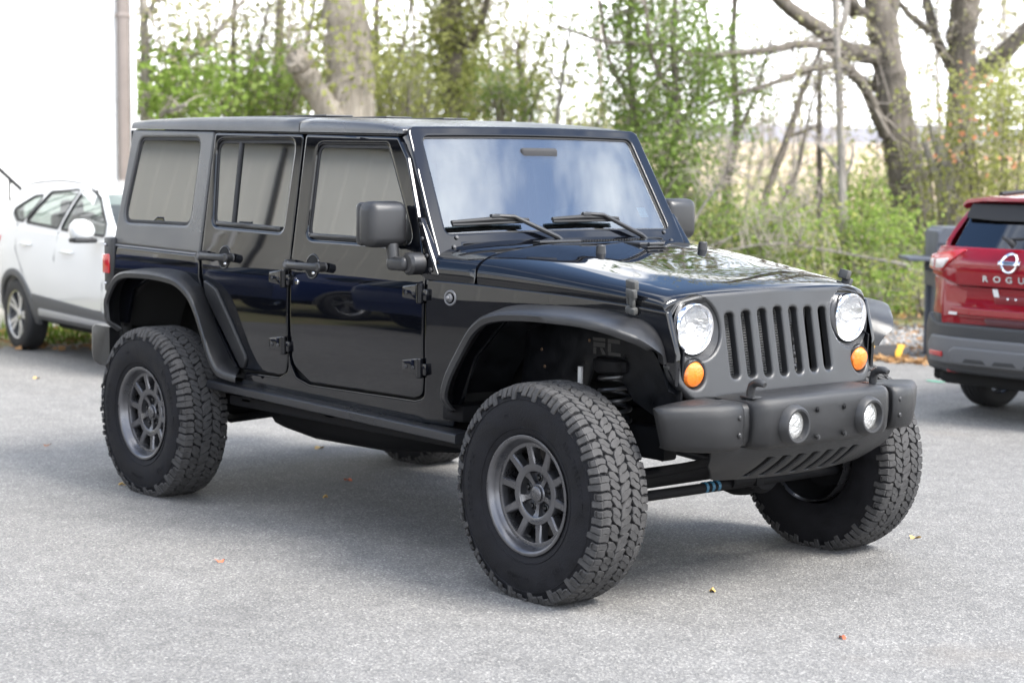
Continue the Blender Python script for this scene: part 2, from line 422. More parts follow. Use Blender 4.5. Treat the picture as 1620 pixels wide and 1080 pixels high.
def bark_mat(name, cols, sc=6):
    m = bpy.data.materials.new(name); m.use_nodes = True; nt = m.node_tree; b = nt.nodes['Principled BSDF']; Nn = nt.nodes.new
    t = Nn('ShaderNodeTexCoord'); mp = Nn('ShaderNodeMapping'); mp.inputs['Scale'].default_value = (1, 1, .16); nt.links.new(t.outputs['Object'], mp.inputs[0])
    n = Nn('ShaderNodeTexNoise'); n.inputs['Scale'].default_value = sc*3; n.inputs['Detail'].default_value = 9; n.inputs['Roughness'].default_value = .72; n.inputs['Distortion'].default_value = .5; nt.links.new(mp.outputs[0], n.inputs['Vector'])
    n2 = Nn('ShaderNodeTexNoise'); n2.inputs['Scale'].default_value = 1.6; n2.inputs['Detail'].default_value = 4; nt.links.new(t.outputs['Object'], n2.inputs['Vector'])
    r = Nn('ShaderNodeValToRGB'); e = r.color_ramp.elements; e[0].position = .34; e[0].color = (*cols[0], 1); e[1].position = .66; e[1].color = (*cols[2], 1); q = e.new(.5); q.color = (*cols[1], 1)
    nt.links.new(n.outputs['Fac'], r.inputs[0])
    x = Nn('ShaderNodeMix'); x.data_type = 'RGBA'; x.blend_type = 'MULTIPLY'; x.inputs[0].default_value = 1; mr = Nn('ShaderNodeMapRange'); mr.inputs[1].default_value = .35; mr.inputs[2].default_value = .65; mr.inputs[3].default_value = .72; mr.inputs[4].default_value = 1.2
    nt.links.new(n2.outputs['Fac'], mr.inputs[0]); nt.links.new(r.outputs[0], x.inputs[6]); nt.links.new(mr.outputs[0], x.inputs[7]); nt.links.new(x.outputs[2], b.inputs['Base Color']); b.inputs['Roughness'].default_value = .9
    bp = Nn('ShaderNodeBump'); bp.inputs['Strength'].default_value = 1; bp.inputs['Distance'].default_value = .05; nt.links.new(n.outputs['Fac'], bp.inputs['Height']); nt.links.new(bp.outputs[0], b.inputs['Normal'])
    return m
def bulk(name, Vs, Fs, m, parent=None):
    me = bpy.data.meshes.new(name); me.from_pydata(Vs, [], Fs); me.materials.append(m); o = bpy.data.objects.new(name, me); COL.objects.link(o)
    if parent: o.parent = parent
    return o
# loose stones on the gravel, brown leaves drifted along its edge, grass at the left
rg = random.Random(11)
Vs, Fs = [], []
def chunk(c, r):
    k = len(Vs); q = [V((rg.uniform(.6, 1)*r*x, rg.uniform(.6, 1)*r*y, rg.uniform(.5, .9)*r*z)) for x, y, z in ((1, 0, 0), (0, 1, 0), (-1, 0, 0), (0, -1, 0), (0, 0, 1), (0, 0, -1))]
    a = rg.uniform(0, 6.3); ca, sa = math.cos(a), math.sin(a)
    Vs.extend([(c[0]+p.x*ca-p.y*sa, c[1]+p.x*sa+p.y*ca, c[2]+p.z) for p in q])
    Fs.extend([(k+i, k+(i+1) % 4, k+4) for i in range(4)]+[(k+(i+1) % 4, k+i, k+5) for i in range(4)])
for i in range(5200):
    p = V((rg.uniform(-7.4, 1), rg.uniform(6.6, 11.6)))
    if inside(p, gp): chunk((p.x, p.y, .004), rg.uniform(.012, .045))
tag(bulk('loose_gravel', Vs, Fs, mat('gravel_stone', (.24, .235, .23), .85, var=(9, .5))), kind='stuff')
def leafquads(pts, size, rng, flat=0.0, jit=.4):
    Vs, Fs = [], []
    for p in pts:
        n = V((rng.gauss(0, 1), rng.gauss(0, 1), rng.gauss(0, 1)+flat)).normalized(); a = n.orthogonal().normalized(); t = rng.uniform(0, 6.3); a = a*math.cos(t)+n.cross(a)*math.sin(t); c = n.cross(a)
        s = size*rng.uniform(1-jit, 1+jit); k = len(Vs); w = s*rng.uniform(.32, .5)
        Vs.extend([p-a*s*.5, p+c*w+n*s*.10, p+a*s*.5, p-c*w+n*s*.10]); Fs.append((k, k+1, k+2, k+3))
    return Vs, Fs
def leaf_mat(name, cols, tr=.45):
    m = bpy.data.materials.new(name); m.use_nodes = True; nt = m.node_tree; nt.nodes.clear(); Nn = nt.nodes.new
    t = Nn('ShaderNodeNewGeometry'); n = Nn('ShaderNodeTexNoise'); n.inputs['Scale'].default_value = 3.5; n.inputs['Detail'].default_value = 5; n.inputs['Roughness'].default_value = .75; nt.links.new(t.outputs['Position'], n.inputs['Vector'])
    mr = Nn('ShaderNodeMath'); mr.operation = 'MULTIPLY_ADD'; mr.inputs[1].default_value = .55; mr.inputs[2].default_value = 0
    ad = Nn('ShaderNodeMath'); ad.operation = 'MULTIPLY_ADD'; ad.inputs[1].default_value = .45; nt.links.new(t.outputs['Random Per Island'], ad.inputs[0]); nt.links.new(n.outputs['Fac'], mr.inputs[0]); nt.links.new(mr.outputs[0], ad.inputs[2])
    r = Nn('ShaderNodeValToRGB'); e = r.color_ramp.elements; e[0].position = .15; e[0].color = (*cols[0], 1); e[1].position = .85; e[1].color = (*cols[-1], 1)
    for i, c in enumerate(cols[1:-1]): q = e.new(.15+.7*(i+1)/(len(cols)-1)); q.color = (*c, 1)
    nt.links.new(ad.outputs[0], r.inputs[0])
    d = Nn('ShaderNodeBsdfDiffuse'); tl = Nn('ShaderNodeBsdfTranslucent'); mx_ = Nn('ShaderNodeMixShader'); mx_.inputs[0].default_value = tr
    nt.links.new(r.outputs[0], d.inputs[0]); nt.links.new(r.outputs[0], tl.inputs[0]); nt.links.new(d.outputs[0], mx_.inputs[1]); nt.links.new(tl.outputs[0], mx_.inputs[2])
    o = Nn('ShaderNodeOutputMaterial'); nt.links.new(mx_.outputs[0], o.inputs[0]); return m
dryleaf = leaf_mat('dry_leaves', [(.20, .11, .05), (.42, .27, .14), (.30, .17, .08), (.55, .40, .24)], .2)
pts = []
for i in range(1500):   # drift at the lot's edge
    t = rg.random(); a = V((-6.9, 6.55)).lerp(V((-2.0, 8.45)), t); pts.append(V((a.x+rg.gauss(0, .12), a.y+rg.gauss(-.0, .12)-.1*math.sin(math.pi*t), .012)))
for i in range(5200):
    p = at(rg.uniform(-60, 1640), rg.uniform(16.4, 24), z=0); pts.append(V((p.x, p.y, .0 if p.y > 6 else .02)))
pts = [p for p in pts if not (p.x > -9 and p.y < 5.5)]
v, f = leafquads(pts, .07, rg, 2.5); tag(bulk('leaf_drift', v, f, dryleaf), kind='stuff')
grassm = leaf_mat('grass_blades', [(.07, .14, .02), (.14, .24, .04), (.25, .30, .08)], .4)
Vs, Fs = [], []
for i in range(7000):
    p = at(rg.uniform(-80, 330), rg.uniform(16.2, 20.0), z=0)
    if p.x > -10.3: continue
    n2 = .5+.5*math.sin(p.x*3.1+math.cos(p.y*2.3)*2)
    if rg.random() > n2: continue
    h = rg.uniform(.08, .26); d = V((rg.gauss(0, .05), rg.gauss(0, .05), h)); k = len(Vs); w = V((rg.uniform(-1, 1), rg.uniform(-1, 1), 0)).normalized()*.008
    Vs.extend([V((p.x, p.y, -.03))-w, V((p.x, p.y, -.03))+w, V((p.x, p.y, -.03))+d]); Fs.append((k, k+1, k+2))
tag(bulk('grass', Vs, Fs, grassm), kind='stuff')
# a few fallen leaves on the asphalt, each a thing
def on_ground(u, v, z=.003):
    d = fw+rt*((u-810)/FPX)-up*((v-540)/FPX); return CAM+d*((z-CAM.z)/d.z)
for i, (u, v, c, s, lab) in enumerate(((58, 598, 0, .05, 'yellow fallen leaf on the asphalt, farthest left, near the white car'), (74, 704, 1, .035, 'brown leaf on the asphalt left of the black off-roader'), (193, 766, 0, .03, 'tan leaf beside the rear right tyre of the black off-roader'), (505, 708, 0, .05, 'yellow leaf in the bright strip under the black off-roader'), (550, 759, 2, .03, 'reddish leaf in the deep shade under the black off-roader'), (515, 786, 0, .03, 'tan leaf at the near edge of the shade under the black off-roader'), (348, 887, 2, .03, 'orange-brown leaf on the open asphalt in front of the rear tyre'), (1127, 934, 0, .03, 'tan leaf on the asphalt in front of the bumper'), (1447, 850, 0, .035, 'yellowish leaf to the right of the front left tyre'), (1332, 1008, 2, .025, 'tiny red leaf on the asphalt, lower right'))):
    p = on_ground(u, v); b = B(); rng = random.Random(i)
    pl_ = [V((math.cos(a)*s*(1+.25*math.cos(3*a)), math.sin(a)*s*.55*(1+.2*math.sin(5*a)), .004+.010*math.cos(2*a+i))) for a in [k*math.pi/9 for k in range(18)]]
    rz = Matrix.Rotation(i*1.7, 3, 'Z'); c0 = b.vert((0, 0, .002)); vs = [b.vert(rz @ q) for q in pl_]
    for k in range(18): b.face([c0, vs[k], vs[(k+1) % 18]])
    b.bm.verts.ensure_lookup_table(); b.bm.edges.ensure_lookup_table()
    o = b.build('fallen_leaf', mat('leaf_%s' % ['yellow', 'brown', 'red'][c], [(.55, .36, .12), (.26, .12, .06), (.50, .14, .07)][c], .7)); o.location = p; o.scale = (.75,)*3; tag(o, lab, 'leaf', 'fallen leaves on the asphalt')
# green paint fleck by the red car
p = on_ground(1480, 603); b = B(); b.plate(circ(p.x, p.y, .09, 16, .03), lambda u, v, w: V((u, v, .004+w)), 0, .0006, ch=.0002, ring=False); tag(b.build('paint_mark', mat('green_mark', (.12, .42, .28), .6)), 'small green paint mark on the asphalt beside the red car', 'paint mark')
# ================================================================== the black off-roader
# x forward (front axle at 0), y to its left, z up; the camera sees its right side (y < 0)
jeep = tag(empty('off_road_vehicle', (0, 0, -.02)), 'lifted glossy black four-door off-roader with knobbly tyres in the middle of the asphalt', 'off-roader')
BY0 = pch([.45, .55, .69, .95, 1.15, 1.24, 1.32, 1.80, 1.90], [.770, .784, .797, .806, .803, .795, .783, .712, .697])
def BY(x, z): return BY0(z)-.205*min(max((x+.88)/1.22, 0), 1.2)
def side(s): return lambda u, v, w: V((u, s*(BY(u, v)+w), v))
def J(b, name, m, parent=None, **k): return b.build(name, m, parent or jeep, **k)
SD = (-1, 1)

# ---- dark inner shell, floor, chassis
b = B()
for s in SD:
    b.plate([(-3.55, .66), (-.80, .62), (-.80, 1.20), (-3.55, 1.20)], lambda u, v, w, s=s: V((u, s*(BY(u, v)-.035+w), v)), -.02, 0, holes=[[V(p) for p in [(-3.50, .661), (-2.40, .661), (-2.58, .98), (-2.75, 1.09), (-3.25, 1.09), (-3.45, .95)]]], step=.15, ring=False)
b.box((-2.1, 0, .70), (2.7, 1.5, .05)); b.box((-3.56, 0, .98), (.04, 1.54, .6)); b.box((-.80, 0, .95), (.05, 1.46, .62))
J(b, 'inner_shell', cavity)
b = B()
for s in SD:
    b.box((-1.72, s*.42, .60), (3.86, .075, .13), .012)
    b.box((.36, s*.42, .69), (.28, .075, .10), .012)
    b.box((-.72, s*.60, .655), (.14, .36, .07), .01); b.box((-2.0, s*.60, .645), (.14, .36, .07), .01)
for x in (-3.5, -2.2, -1.2, -.45): b.box((x, 0, .60), (.09, .80, .10), .012)
b.box((.50, 0, .72), (.06, 1.0, .11), .01)
J(b, 'chassis_frame', dark)
b = B()
b.tube([(-2.75, -.10, .45), (-2.6, -.34, .44), (-2.3, -.36, .43), (-1.75, -.36, .44), (-1.2, -.30, .48), (-1.0, -.2, .53)], [.05, .10, .11, .11, .10, .06], 12)
b.box((-2.25, -.12, .46), (1.05, .50, .19), .05)
J(b, 'fuel_tank_skid', dark)
b = B()
b.box((-1.25, 0, .50), (.62, .62, .14), .04); b.cyl((-1.55, .1, .55), (-.95, .05, .56), .13, 20); b.cyl((-1.2, .28, .54), (-1.2, -.30, .54), .12, 20)
b.box((-.9, -.40, .49), (.16, .09, .12), .02); b.box((-1.6, -.5, .52), (.12, .07, .09), .02)
J(b, 'transmission_skid', dark)
b = B(); b.tube([(-2.85, .05, .43), (-1.3, .14, .50)], .035, 12); b.tube([(-.05, .22, .43), (-1.15, .25, .5)], .03, 12)
J(b, 'drive_shaft', dsteel)
b = B(); b.tube([(-.4, .36, .52), (-1.2, .36, .46), (-2.2, .40, .47), (-2.7, .48, .62), (-3.2, .5, .66)], .032, 10); b.cyl((-3.5, .1, .62), (-3.5, .62, .62), .11, 20, bev=.02)
J(b, 'exhaust_pipe', dsteel)
for ax, pum in ((0, .22), (-2.946, .02)):
    b = B(); b.cyl((ax, -.72, .43), (ax, .72, .43), .042, 20); b.ball((ax, pum, .43), .13, (1.05, 1.15, 1)); b.cyl((ax+.02, pum, .43), (ax+(.15 if ax == 0 else -.15), pum, .43), .105, 20, bev=.02)
    for s in SD:
        b.box((ax, s*.50, .47), (.13, .13, .05), .015); b.cyl((ax, s*.66, .43), (ax, s*.76, .43), .085, 20)
        b.tube([(ax-.02, s*.46, .36), (ax-.78 if ax == 0 else ax+.72, s*.40, .50)], .026, 10)
        b.tube([(ax+.05, s*.30, .52), (ax-.6 if ax == 0 else ax+.6, s*.34, .60)], .02, 10)
    J(b, 'axle', dark)
# front steering: drag link, tie rod with tape, track bar
b = B(); b.tube([(.15, -.66, .395), (.15, .66, .385)], .021, 12); b.box((.15, .14, .40), (.07, .05, .06), .01); b.cyl((.12, .14, .37), (.19, .14, .44), .022, 12)
b.tube([(.16, -.02, .405), (.17, .10, .41)], .027, 12)
J(b, 'tie_rod', dark)
b = B(); b.tube([(.12, -.56, .47), (.13, .2, .50), (.12, .42, .63)], .02, 10); J(b, 'track_bar', dark)
b = B()
for o in (0, .035, .07): b.tube([(.15, -.17+o, .3935), (.15, -.155+o, .3935)], .0232, 14)
J(b, 'tape_mark', mat('blue_tape', (.02, .10, .17), .5))
for s in SD:
    b = B(); k = 150
    b.tube([(-.03+.062*math.cos(t*.30), s*.50+.062*math.sin(t*.30), .53+.34*t/k) for t in range(k)], .0095, 8); J(b, 'coil_spring', mat('spring_steel', (.05, .05, .052), .35, metal=.6))
    b = B(); b.cyl((-.03, s*.50, .87), (-.03, s*.50, .93), .085, 20, bev=.01); b.box((-.03, s*.47, .90), (.20, .14, .05), .015); J(b, 'spring_perch', dark)
    b = B(); b.cyl((-.17, s*.56, .50), (-.17, s*.56, .80), .026, 14); J(b, 'shock_absorber', dark); b = B(); b.cyl((-.17, s*.56, .80), (-.17, s*.56, .885), .011, 10); J(b, 'shock_rod', mat('shock_grey', (.5, .5, .5), .4))
    b = B(); b.tube([(-2.90+.06*math.cos(t*.3), s*.48+.06*math.sin(t*.3), .50+.28*t/k) for t in range(k)], .0095, 8); J(b, 'coil_spring', dark)

# ---- gloss body sides
for s in SD:
    f = side(s)
    # front fender side with cowl flank and sill in one sheet
    o = rp([(-.876, 1.2065), (-.614, 1.201), (-.121, 1.180), (.187, 1.160), (.352, 1.143, .01), (.40, .98), (.395, .86), (.35, .93), (.27, 1.02), (.12, 1.07), (-.25, 1.09), (-.44, 1.06), (-.60, .90), (-.715, .64, .02), (-.735, .592, .01), (-2.36, .605, .01), (-2.285, .683), (-2.0, .688, .02), (-1.922, .72, .05), (-1.911, .81), (-1.90, .76), (-1.86, .70, .05), (-1.75, .676), (-.955, .685, .03), (-.890, .70, .07), (-.8795, .79)])
    J(B().plate(o, f, -.02, 0, ch=.005), 'fender', paint)
    b = B(); o = rp([(-3.592, 1.240, .01), (-2.708, 1.226), (-2.702, 1.12), (-2.655, 1.03), (-2.36, .70), (-2.36, .665), (-2.43, .69), (-2.56, .90), (-2.70, 1.04), (-2.85, 1.09), (-3.2, 1.09), (-3.36, 1.02), (-3.43, .84), (-3.595, .84)])
    q = J(b.plate(o, f, -.02, 0, ch=.005), 'quarter_panel', paint)
    b = B(); b.box((-3.605, s*.765, 1.14), (.10, .095, .29), .012); tl = J(b, 'tail_light_housing', plastic, q)
    b = B(); b.box((-3.625, s*.772, 1.145), (.075, .095, .105), .008); J(b, 'tail_light', redl, q)
    for z in (1.04, 1.245): J(B().ball((-3.63, s*.814, z), .008), 'housing_screw', steel, q)

def window(hole, s, parent, gl, w=-.012, inn=.010, name='window'):
    """rubber seal with a pane in it, filling a hole"""
    hole = resample(hole, .05)
    if area2(hole) < 0: hole = hole[::-1]
    seal = J(B().plate(inset(hole, -.004), side(s), w-.012, w+.003, holes=[inset(hole, inn+.004)], ch=.003, ring=False), 'window_seal', sealm, parent)
    return J(B().plate(inset(hole, inn-.002), side(s), w-.006, w-.001, ch=.001, ring=False, back=True), name, gl, parent, ang=14)

for s in SD:
    f = side(s)
    # front door
    ho = rp([(-1.80, 1.772, .05), (-1.262, 1.768, .03), (-1.215, 1.70, .04), (-.985, 1.343, .05), (-1.80, 1.345, .06)])
    o = rp([(-1.902, 1.820, .02), (-1.190, 1.806, .02), (-1.105, 1.715, .05), (-1.0, 1.50), (-.8885, 1.238, .02), (-.8885, .79), (-.90, .712, .06), (-.96, .695, .03), (-1.74, .687, .05), (-1.885, .76, .09), (-1.897, .98)])
    d = J(B().plate(o, f, -.035, 0, holes=[ho], ch=.006, hch=.014), 'front_door', paint)
    window(ho, s, d, tint_glass, -.016)
    # quarter wedge the mirror hides: black corner piece of the door glass
    b = B(); b.plate(rp([(-1.075, 1.52), (-.99, 1.36, .02), (-1.09, 1.36)]), f, -.016, -.012, ch=.002, ring=False); J(b, 'window_corner', sealm, d)
    # rear door
    hr = rp([(-2.676, 1.792, .06), (-1.985, 1.792, .05), (-1.998, 1.368, .04), (-2.622, 1.378, .06)])
    o = rp([(-2.697, 1.832, .02), (-1.922, 1.820, .02), (-1.912, 1.27), (-1.918, .78), (-1.94, .708, .06), (-2.0, .698, .03), (-2.315, .695, .05), (-2.46, .855), (-2.628, 1.03, .1), (-2.672, 1.13, .05), (-2.690, 1.23)])
    d2 = J(B().plate(o, f, -.035, 0, holes=[hr], ch=.006, hch=.014), 'rear_door', paint)
    window(hr, s, d2, tint_glass, -.016)
    b = B(); b.plate([(-2.478, 1.785), (-2.452, 1.785), (-2.437, 1.38), (-2.463, 1.38)], f, -.022, -.008, ch=.003, ring=False); J(b, 'window_divider', sealm, d2)
    # belt mouldings
    J(B().plate([(-1.78, 1.352), (-1.05, 1.350), (-1.05, 1.366), (-1.78, 1.370)], f, -.02, -.004, ch=.003, ring=False), 'window_sill_trim', plastic, d)
    J(B().plate([(-2.60, 1.382), (-2.03, 1.372), (-2.03, 1.390), (-2.60, 1.400)], f, -.02, -.004, ch=.003, ring=False), 'window_sill_trim', plastic, d2)
    # dark pad of the rear flare lying on the door
    J(B().plate(rp([(-2.650, 1.118, .02), (-2.528, 1.075, .10), (-2.40, .93, .1), (-2.262, .755, .05), (-2.29, .700, .03), (-2.322, .704), (-2.46, .864), (-2.625, 1.036)]), f, -.002, .012, ch=.006), 'door_flare_pad', plastic, d2)
    for dr, x0, x1, cx, z in ((d, -1.894, -1.600, -1.722, 1.222), (d2, -2.661, -2.380, -2.475, 1.230)):
        Y = BY(cx, z)
        b = B(); b.plate(circ(cx, z-.002, .055, 28, .058), lambda u, v, w, s=s: V((u, s*(BY(u, v)+w), v)), -.004, .0035, holes=[circ(cx, z-.002, .046, 28, .049)], ch=.003, ring=False); J(b, 'handle_ring', paint, dr)
        b = B(); b.plate(circ(cx, z-.002, .047, 24, .050), lambda u, v, w, s=s: V((u, s*(BY(u, v)+w), v)), -.003, .0018, ch=.001, ring=False); J(b, 'handle_cup', cavity, dr)
        b = B(); p = [(x0+.012, s*(Y+.005), z), (x0+.025, s*(Y+.040), z), (x0+.06, s*(Y+.047), z), (x1-.06, s*(Y+.047), z), (x1-.022, s*(Y+.040), z), (x1-.012, s*(Y+.005), z)]
        b.loft([[V(q)+V((a*.018 if i in (0, 5) else 0, 0 if i in (0, 5) else s*a*.010, c*(.021 if i < 2 or i > 3 else .0165))) for a, c in [(math.cos(t*math.pi/6), math.sin(t*math.pi/6)) for t in range(12)]] for i, q in enumerate(p)])
        b.cyl((x0+.020, s*(Y+.0), z), (x0+.020, s*(Y+.050), z), .024, 20, bev=.006); b.cyl((x1-.020, s*Y, z), (x1-.020, s*(Y+.049), z), .022, 20, bev=.006)
        J(b, 'door_handle', plastic, dr)
        b = B(); b.cyl((x0+.020, s*(Y+.046), z), (x0+.020, s*(Y+.053), z), .014, 16, bev=.003); J(b, 'handle_button', mat('button_grey', (.09, .09, .095), .4), dr)
        b = B(); b.ball((cx+.012, s*(Y+.004), z-.032), .012, (1, .5, .6)); J(b, 'cup_latch', chrome, dr)
    b = B(); b.cyl((-1.838, s*(BY(-1.838, 1.146)-.002), 1.146), (-1.838, s*(BY(-1.838, 1.146)+.006), 1.146), .0145, 20, bev=.003); J(b, 'door_lock', chrome, d)
    for dr, xk, zz in ((d, -.878, (1.152, .836)), (d2, -1.912, (1.160, .850))):
        for z in zz:
            Y = BY(xk, z); b = B()
            b.plate(rp([(xk-.165+.02, z-.030, .006), (xk-.035, z-.036, .004), (xk-.035, z+.034, .004), (xk-.145, z+.020, .01)]), f, -.002, .013, ch=.005, ring=False)
            b.cyl((xk-.02, s*(Y+.012), z-.048), (xk-.02, s*(Y+.012), z+.036), .017, 14, bev=.004)
            b.box((xk+.008, s*(Y+.004), z-.01), (.035, .022, .05), .005)
            h = J(b, 'door_hinge', paint, dr)
            for dx in (-.115, -.065): J(B().cyl((xk+dx, s*(Y+.008), z-.008), (xk+dx, s*(Y+.018), z-.008), .0085, 12, bev=.003), 'hinge_bolt', dsteel, dr)
    # ---- mirror
    b = B(); rot = Matrix.Rotation(R_(0), 3, 'Z')
    b.box((-1.072, s*.882, 1.434), (.125, .196, .195), .042, seg=4); b.box((-1.125, s*.882, 1.434), (.05, .186, .185), .02)
    mi = J(b, 'side_mirror', plastic)
    b = B(); b.tube([(-1.035, s*.862, 1.35), (-1.02, s*.862, 1.275)], [.028, .026], 16); b.box((-.985, s*.858, 1.270), (.13, .062, .060), .02, seg=3); b.cyl((-.925, s*.868, 1.272), (-.925, s*.785, 1.272), .048, 24, bev=.012); J(b, 'mirror_arm', plastic, mi)
    b = B(); b.box((-1.1515, s*.882, 1.434), (.006, .160, .155), .002); J(b, 'mirror_glass', chrome, mi)
    # ---- flares: stations of (join x, join z, lip x, lip |y|, lip z)
    for st in ([(-.745, .655, -.60, .90, .690), (-.74, .74, -.600, .945, .745), (-.70, .84, -.575, .95, .82), (-.62, .96, -.490, .95, .945), (-.53, 1.06, -.400, .95, 1.05), (-.44, 1.112, -.31, .95, 1.098), (-.32, 1.129, -.191, .94, 1.117), (-.12, 1.134, -.017, .935, 1.124), (.03, 1.130, .131, .90, 1.119), (.13, 1.121, .24, .87, 1.106), (.21, 1.108, .314, .81, 1.077), (.265, 1.090, .365, .76, 1.049), (.305, 1.060, .399, .71, 1.009), (.335, 1.01, .396, .67, .985), (.352, .95, .38, .645, .945)],
               [(-3.50, .80, -3.43, .86, .80), (-3.52, .87, -3.456, .92, .855), (-3.51, .97, -3.462, .925, .946), (-3.45, 1.07, -3.40, .925, 1.045), (-3.36, 1.118, -3.33, .925, 1.10), (-3.22, 1.135, -3.216, .925, 1.125), (-3.0, 1.145, -3.0, .925, 1.13), (-2.85, 1.138, -2.774, .925, 1.116), (-2.745, 1.10, -2.66, .925, 1.08), (-2.669, 1.065, -2.595, .925, 1.04), (-2.60, .98, -2.53, .925, .965), (-2.54, .88, -2.475, .925, .872), (-2.46, .78, -2.40, .925, .745), (-2.42, .73, -2.345, .92, .695), (-2.35, .69, -2.25, .88, .672)]):
        b = B(); rings = []
        n = len(st)
        fx = [pch(range(n), [q[i] for q in st]) for i in range(5)]
        for t in np.linspace(0, n-1, (n-1)*4+1):
            jx, jz, lx, ly, lz = [g(t) for g in fx]
            g = lambda t: V((fx[2](t), 0, fx[4](t)))
            tn = (g(t+.15)-g(t-.15)).normalized(); dn = V((tn.z, 0, -tn.x))   # into the arch
            if dn.dot(V((-.1 if st[0][0] > -2 else -2.95, 0, .5))-V((lx, 0, lz))) < 0: dn = -dn
            P0 = V((jx, s*(BY(jx, jz)-.004), jz)); P1 = V((lx, s*ly, lz))
            up_ = -dn
            A = P0+up_*.004; 
            rings.append([P0-up_*.012, A, P0.lerp(P1, .06)+up_*.004, P0.lerp(P1, .5)+up_*.004, P0.lerp(P1, .90)+up_*.003, P1+V((0, -s*.006, 0))-up_*.001, P1-up_*.008, P1-up_*.030+V((0, -s*.004, 0)), P1-up_*.034+V((0, -s*.016, 0)), P0.lerp(P1, .80)-up_*.018, P0.lerp(P1, .3)-up_*.014])
        J(b.loft(rings), 'fender_flare', plastic, ang=50)
    # ---- wheel well liners
    for cx, x0, x1, zt in ((-.13, -.80, .39, 1.09), (-2.95, -3.50, -2.42, 1.09)):
        b = B(); prof = [(x0+.02, .60), (x0+.05, .75), (x0+.16, .92), (x0+.30, zt-.03), (cx-.05, zt), (x1-.28, zt-.02), (x1-.10, .98), (x1-.02, .84)] if cx > -1 else [(x0+.02, .82), (x0+.08, .96), (x0+.20, zt-.02), (cx-.1, zt), (x1-.30, zt-.01), (x1-.16, .95), (x1-.02, .70)]
        fp = pch(range(len(prof)), [p[0] for p in prof]); fz = pch(range(len(prof)), [p[1] for p in prof])
        ts = np.linspace(0, len(prof)-1, 28)
        b.loft([[V((fp(t), s*(BY(fp(t), fz(t))-.008), fz(t))), V((fp(t), s*.60, fz(t))), V((fp(t)+.0*(cx-fp(t)), s*.46, fz(t)-.05))] for t in ts], closed=False)
        J(b, 'wheel_well', liner if cx > -1 else cavity)
    # inner fender with its two-letter mark
    g = lambda u, v, w, s=s: V((u, s*(.52+w+.10*max(0, u-.05)), v))
    o = rp([(-.60, .66), (-.17, .62), (-.17, .80, .04), (-.13, .895, .05), (-.04, .905, .05), (.05, .82, .04), (.10, .77), (.30, .70), (.385, .72), (.40, 1.0), (.27, 1.07), (-.3, 1.085), (-.55, 1.0)])
    inf = J(B().plate(o, g, -.01, 0, ch=.004, ring=False), 'inner_fender', liner)
    b = B()
    # stencil R and C drawn as strokes
    def stroke(p): b.plate([V(q) for q in p], lambda u, v, w, s=s: g(-.060+(u-1.02)*.080*(-s if s > 0 else 1), .938+v*.066, w), .0, .0015, ch=.0003, ring=False)
    for p in ([(.05, .80), (.93, .80), (.93, 1.0), (0, 1.0)], [(.06, .45), (.06, .72), (.93, .72), (.93, .45)], [(.06, 0), (.28, 0), (.28, .40), (.06, .40)], [(.55, .40), (.75, .40), (1.0, 0), (.72, 0)],
              [(1.12, .76), (1.12, 1.0), (2.0, 1.0), (2.0, .76)], [(1.12, .22), (1.36, .22), (1.36, .72), (1.12, .72)], [(1.16, 0), (2.04, 0), (2.04, .2), (1.16, .2)]): stroke(p)
    J(b, 'stencil_mark', logo, inf)
    for u, v in ((-.45, .93), (-.43, .86), (-.2, 1.05), (.13, 1.04), (.2, .99), (.32, .96), (-.16, .99)): J(B().cyl(g(u, v, -.002), g(u, v, .005), .007, 8, bev=.002), 'liner_clip', mat('rusty_clip', (.10, .06, .035), .6), inf)
    # ---- rocker guard bar
    b = B(); rings = []
    for x in (-2.545, -2.54, -2.50, -2.0, -1.3, -.63, -.60, -.595):
        z = .598-.0215*(x+1.6); k = .6 if x in (-2.545, -.595) else 1
        rings.append([V((x, s*(.806+k*.056*math.copysign(abs(math.cos(a))**.4, math.cos(a))), z-.012+k*.023*math.copysign(abs(math.sin(a))**.35, math.sin(a)))) for a in [i*math.pi/10 for i in range(20)]])
    b.loft(rings)
    J(b, 'rocker_guard', mat('guard_powdercoat', (.012, .0125, .015), .36, var=(4, .15), bump=(500, .15, 2)))
    b = B(); b.box((-1.5, s*.74, .535), (1.9, .10, .05), .01)
    for x in (-2.3, -1.6, -.9): b.box((x, s*.62, .56), (.09, .34, .06), .01)
    J(b, 'guard_bracket', dark)

# ---- hood, cowl
HC = pch([-.95, -.60, -.33, 0, .25, .33, .365], [1.372, 1.352, 1.322, 1.275, 1.236, 1.218, 1.200])
HS = pch([-.95, -.614, -.121, .187, .36], [1.216, 1.2085, 1.1875, 1.1675, 1.150])
HW = lambda x: BY(x, 1.18)-.002
def hood_ring(x, top=.0, drop=.03):
    w, zc, zs = HW(x), HC(x)+top, HS(x)
    r = [V((x, -w+.012, zs-drop)), V((x, -w+.002, zs-.004))]
    for i in range(61):
        th = math.pi*(i/60-.5); sn = math.sin(th)*.9995; y = w*sn; z = zs+(zc-zs)*(1-abs(sn)**3.4)**(1/3.4)
        # raised centre of the hood
        z += .009*(1/(1+math.exp((abs(y)-.40+.05*x)/.030)))*(lambda t: t*t*(3-2*t))(min(1, max(0, (x+.75)/.2)))*(lambda t: t*t*(3-2*t))(min(1, max(0, (.37-x)/.3)))
        r.append(V((x, y, z)))
    return r+[V((x, w-.002, zs-.004)), V((x, w-.012, zs-drop))]
b = B(); rs = [hood_ring(x) for x in np.concatenate([[-.598, -.59], np.linspace(-.55, .24, 26), [.28, .31, .33, .342]])]
rs = [[p+V((0, 0, -.03)) for p in rs[0]]]+rs
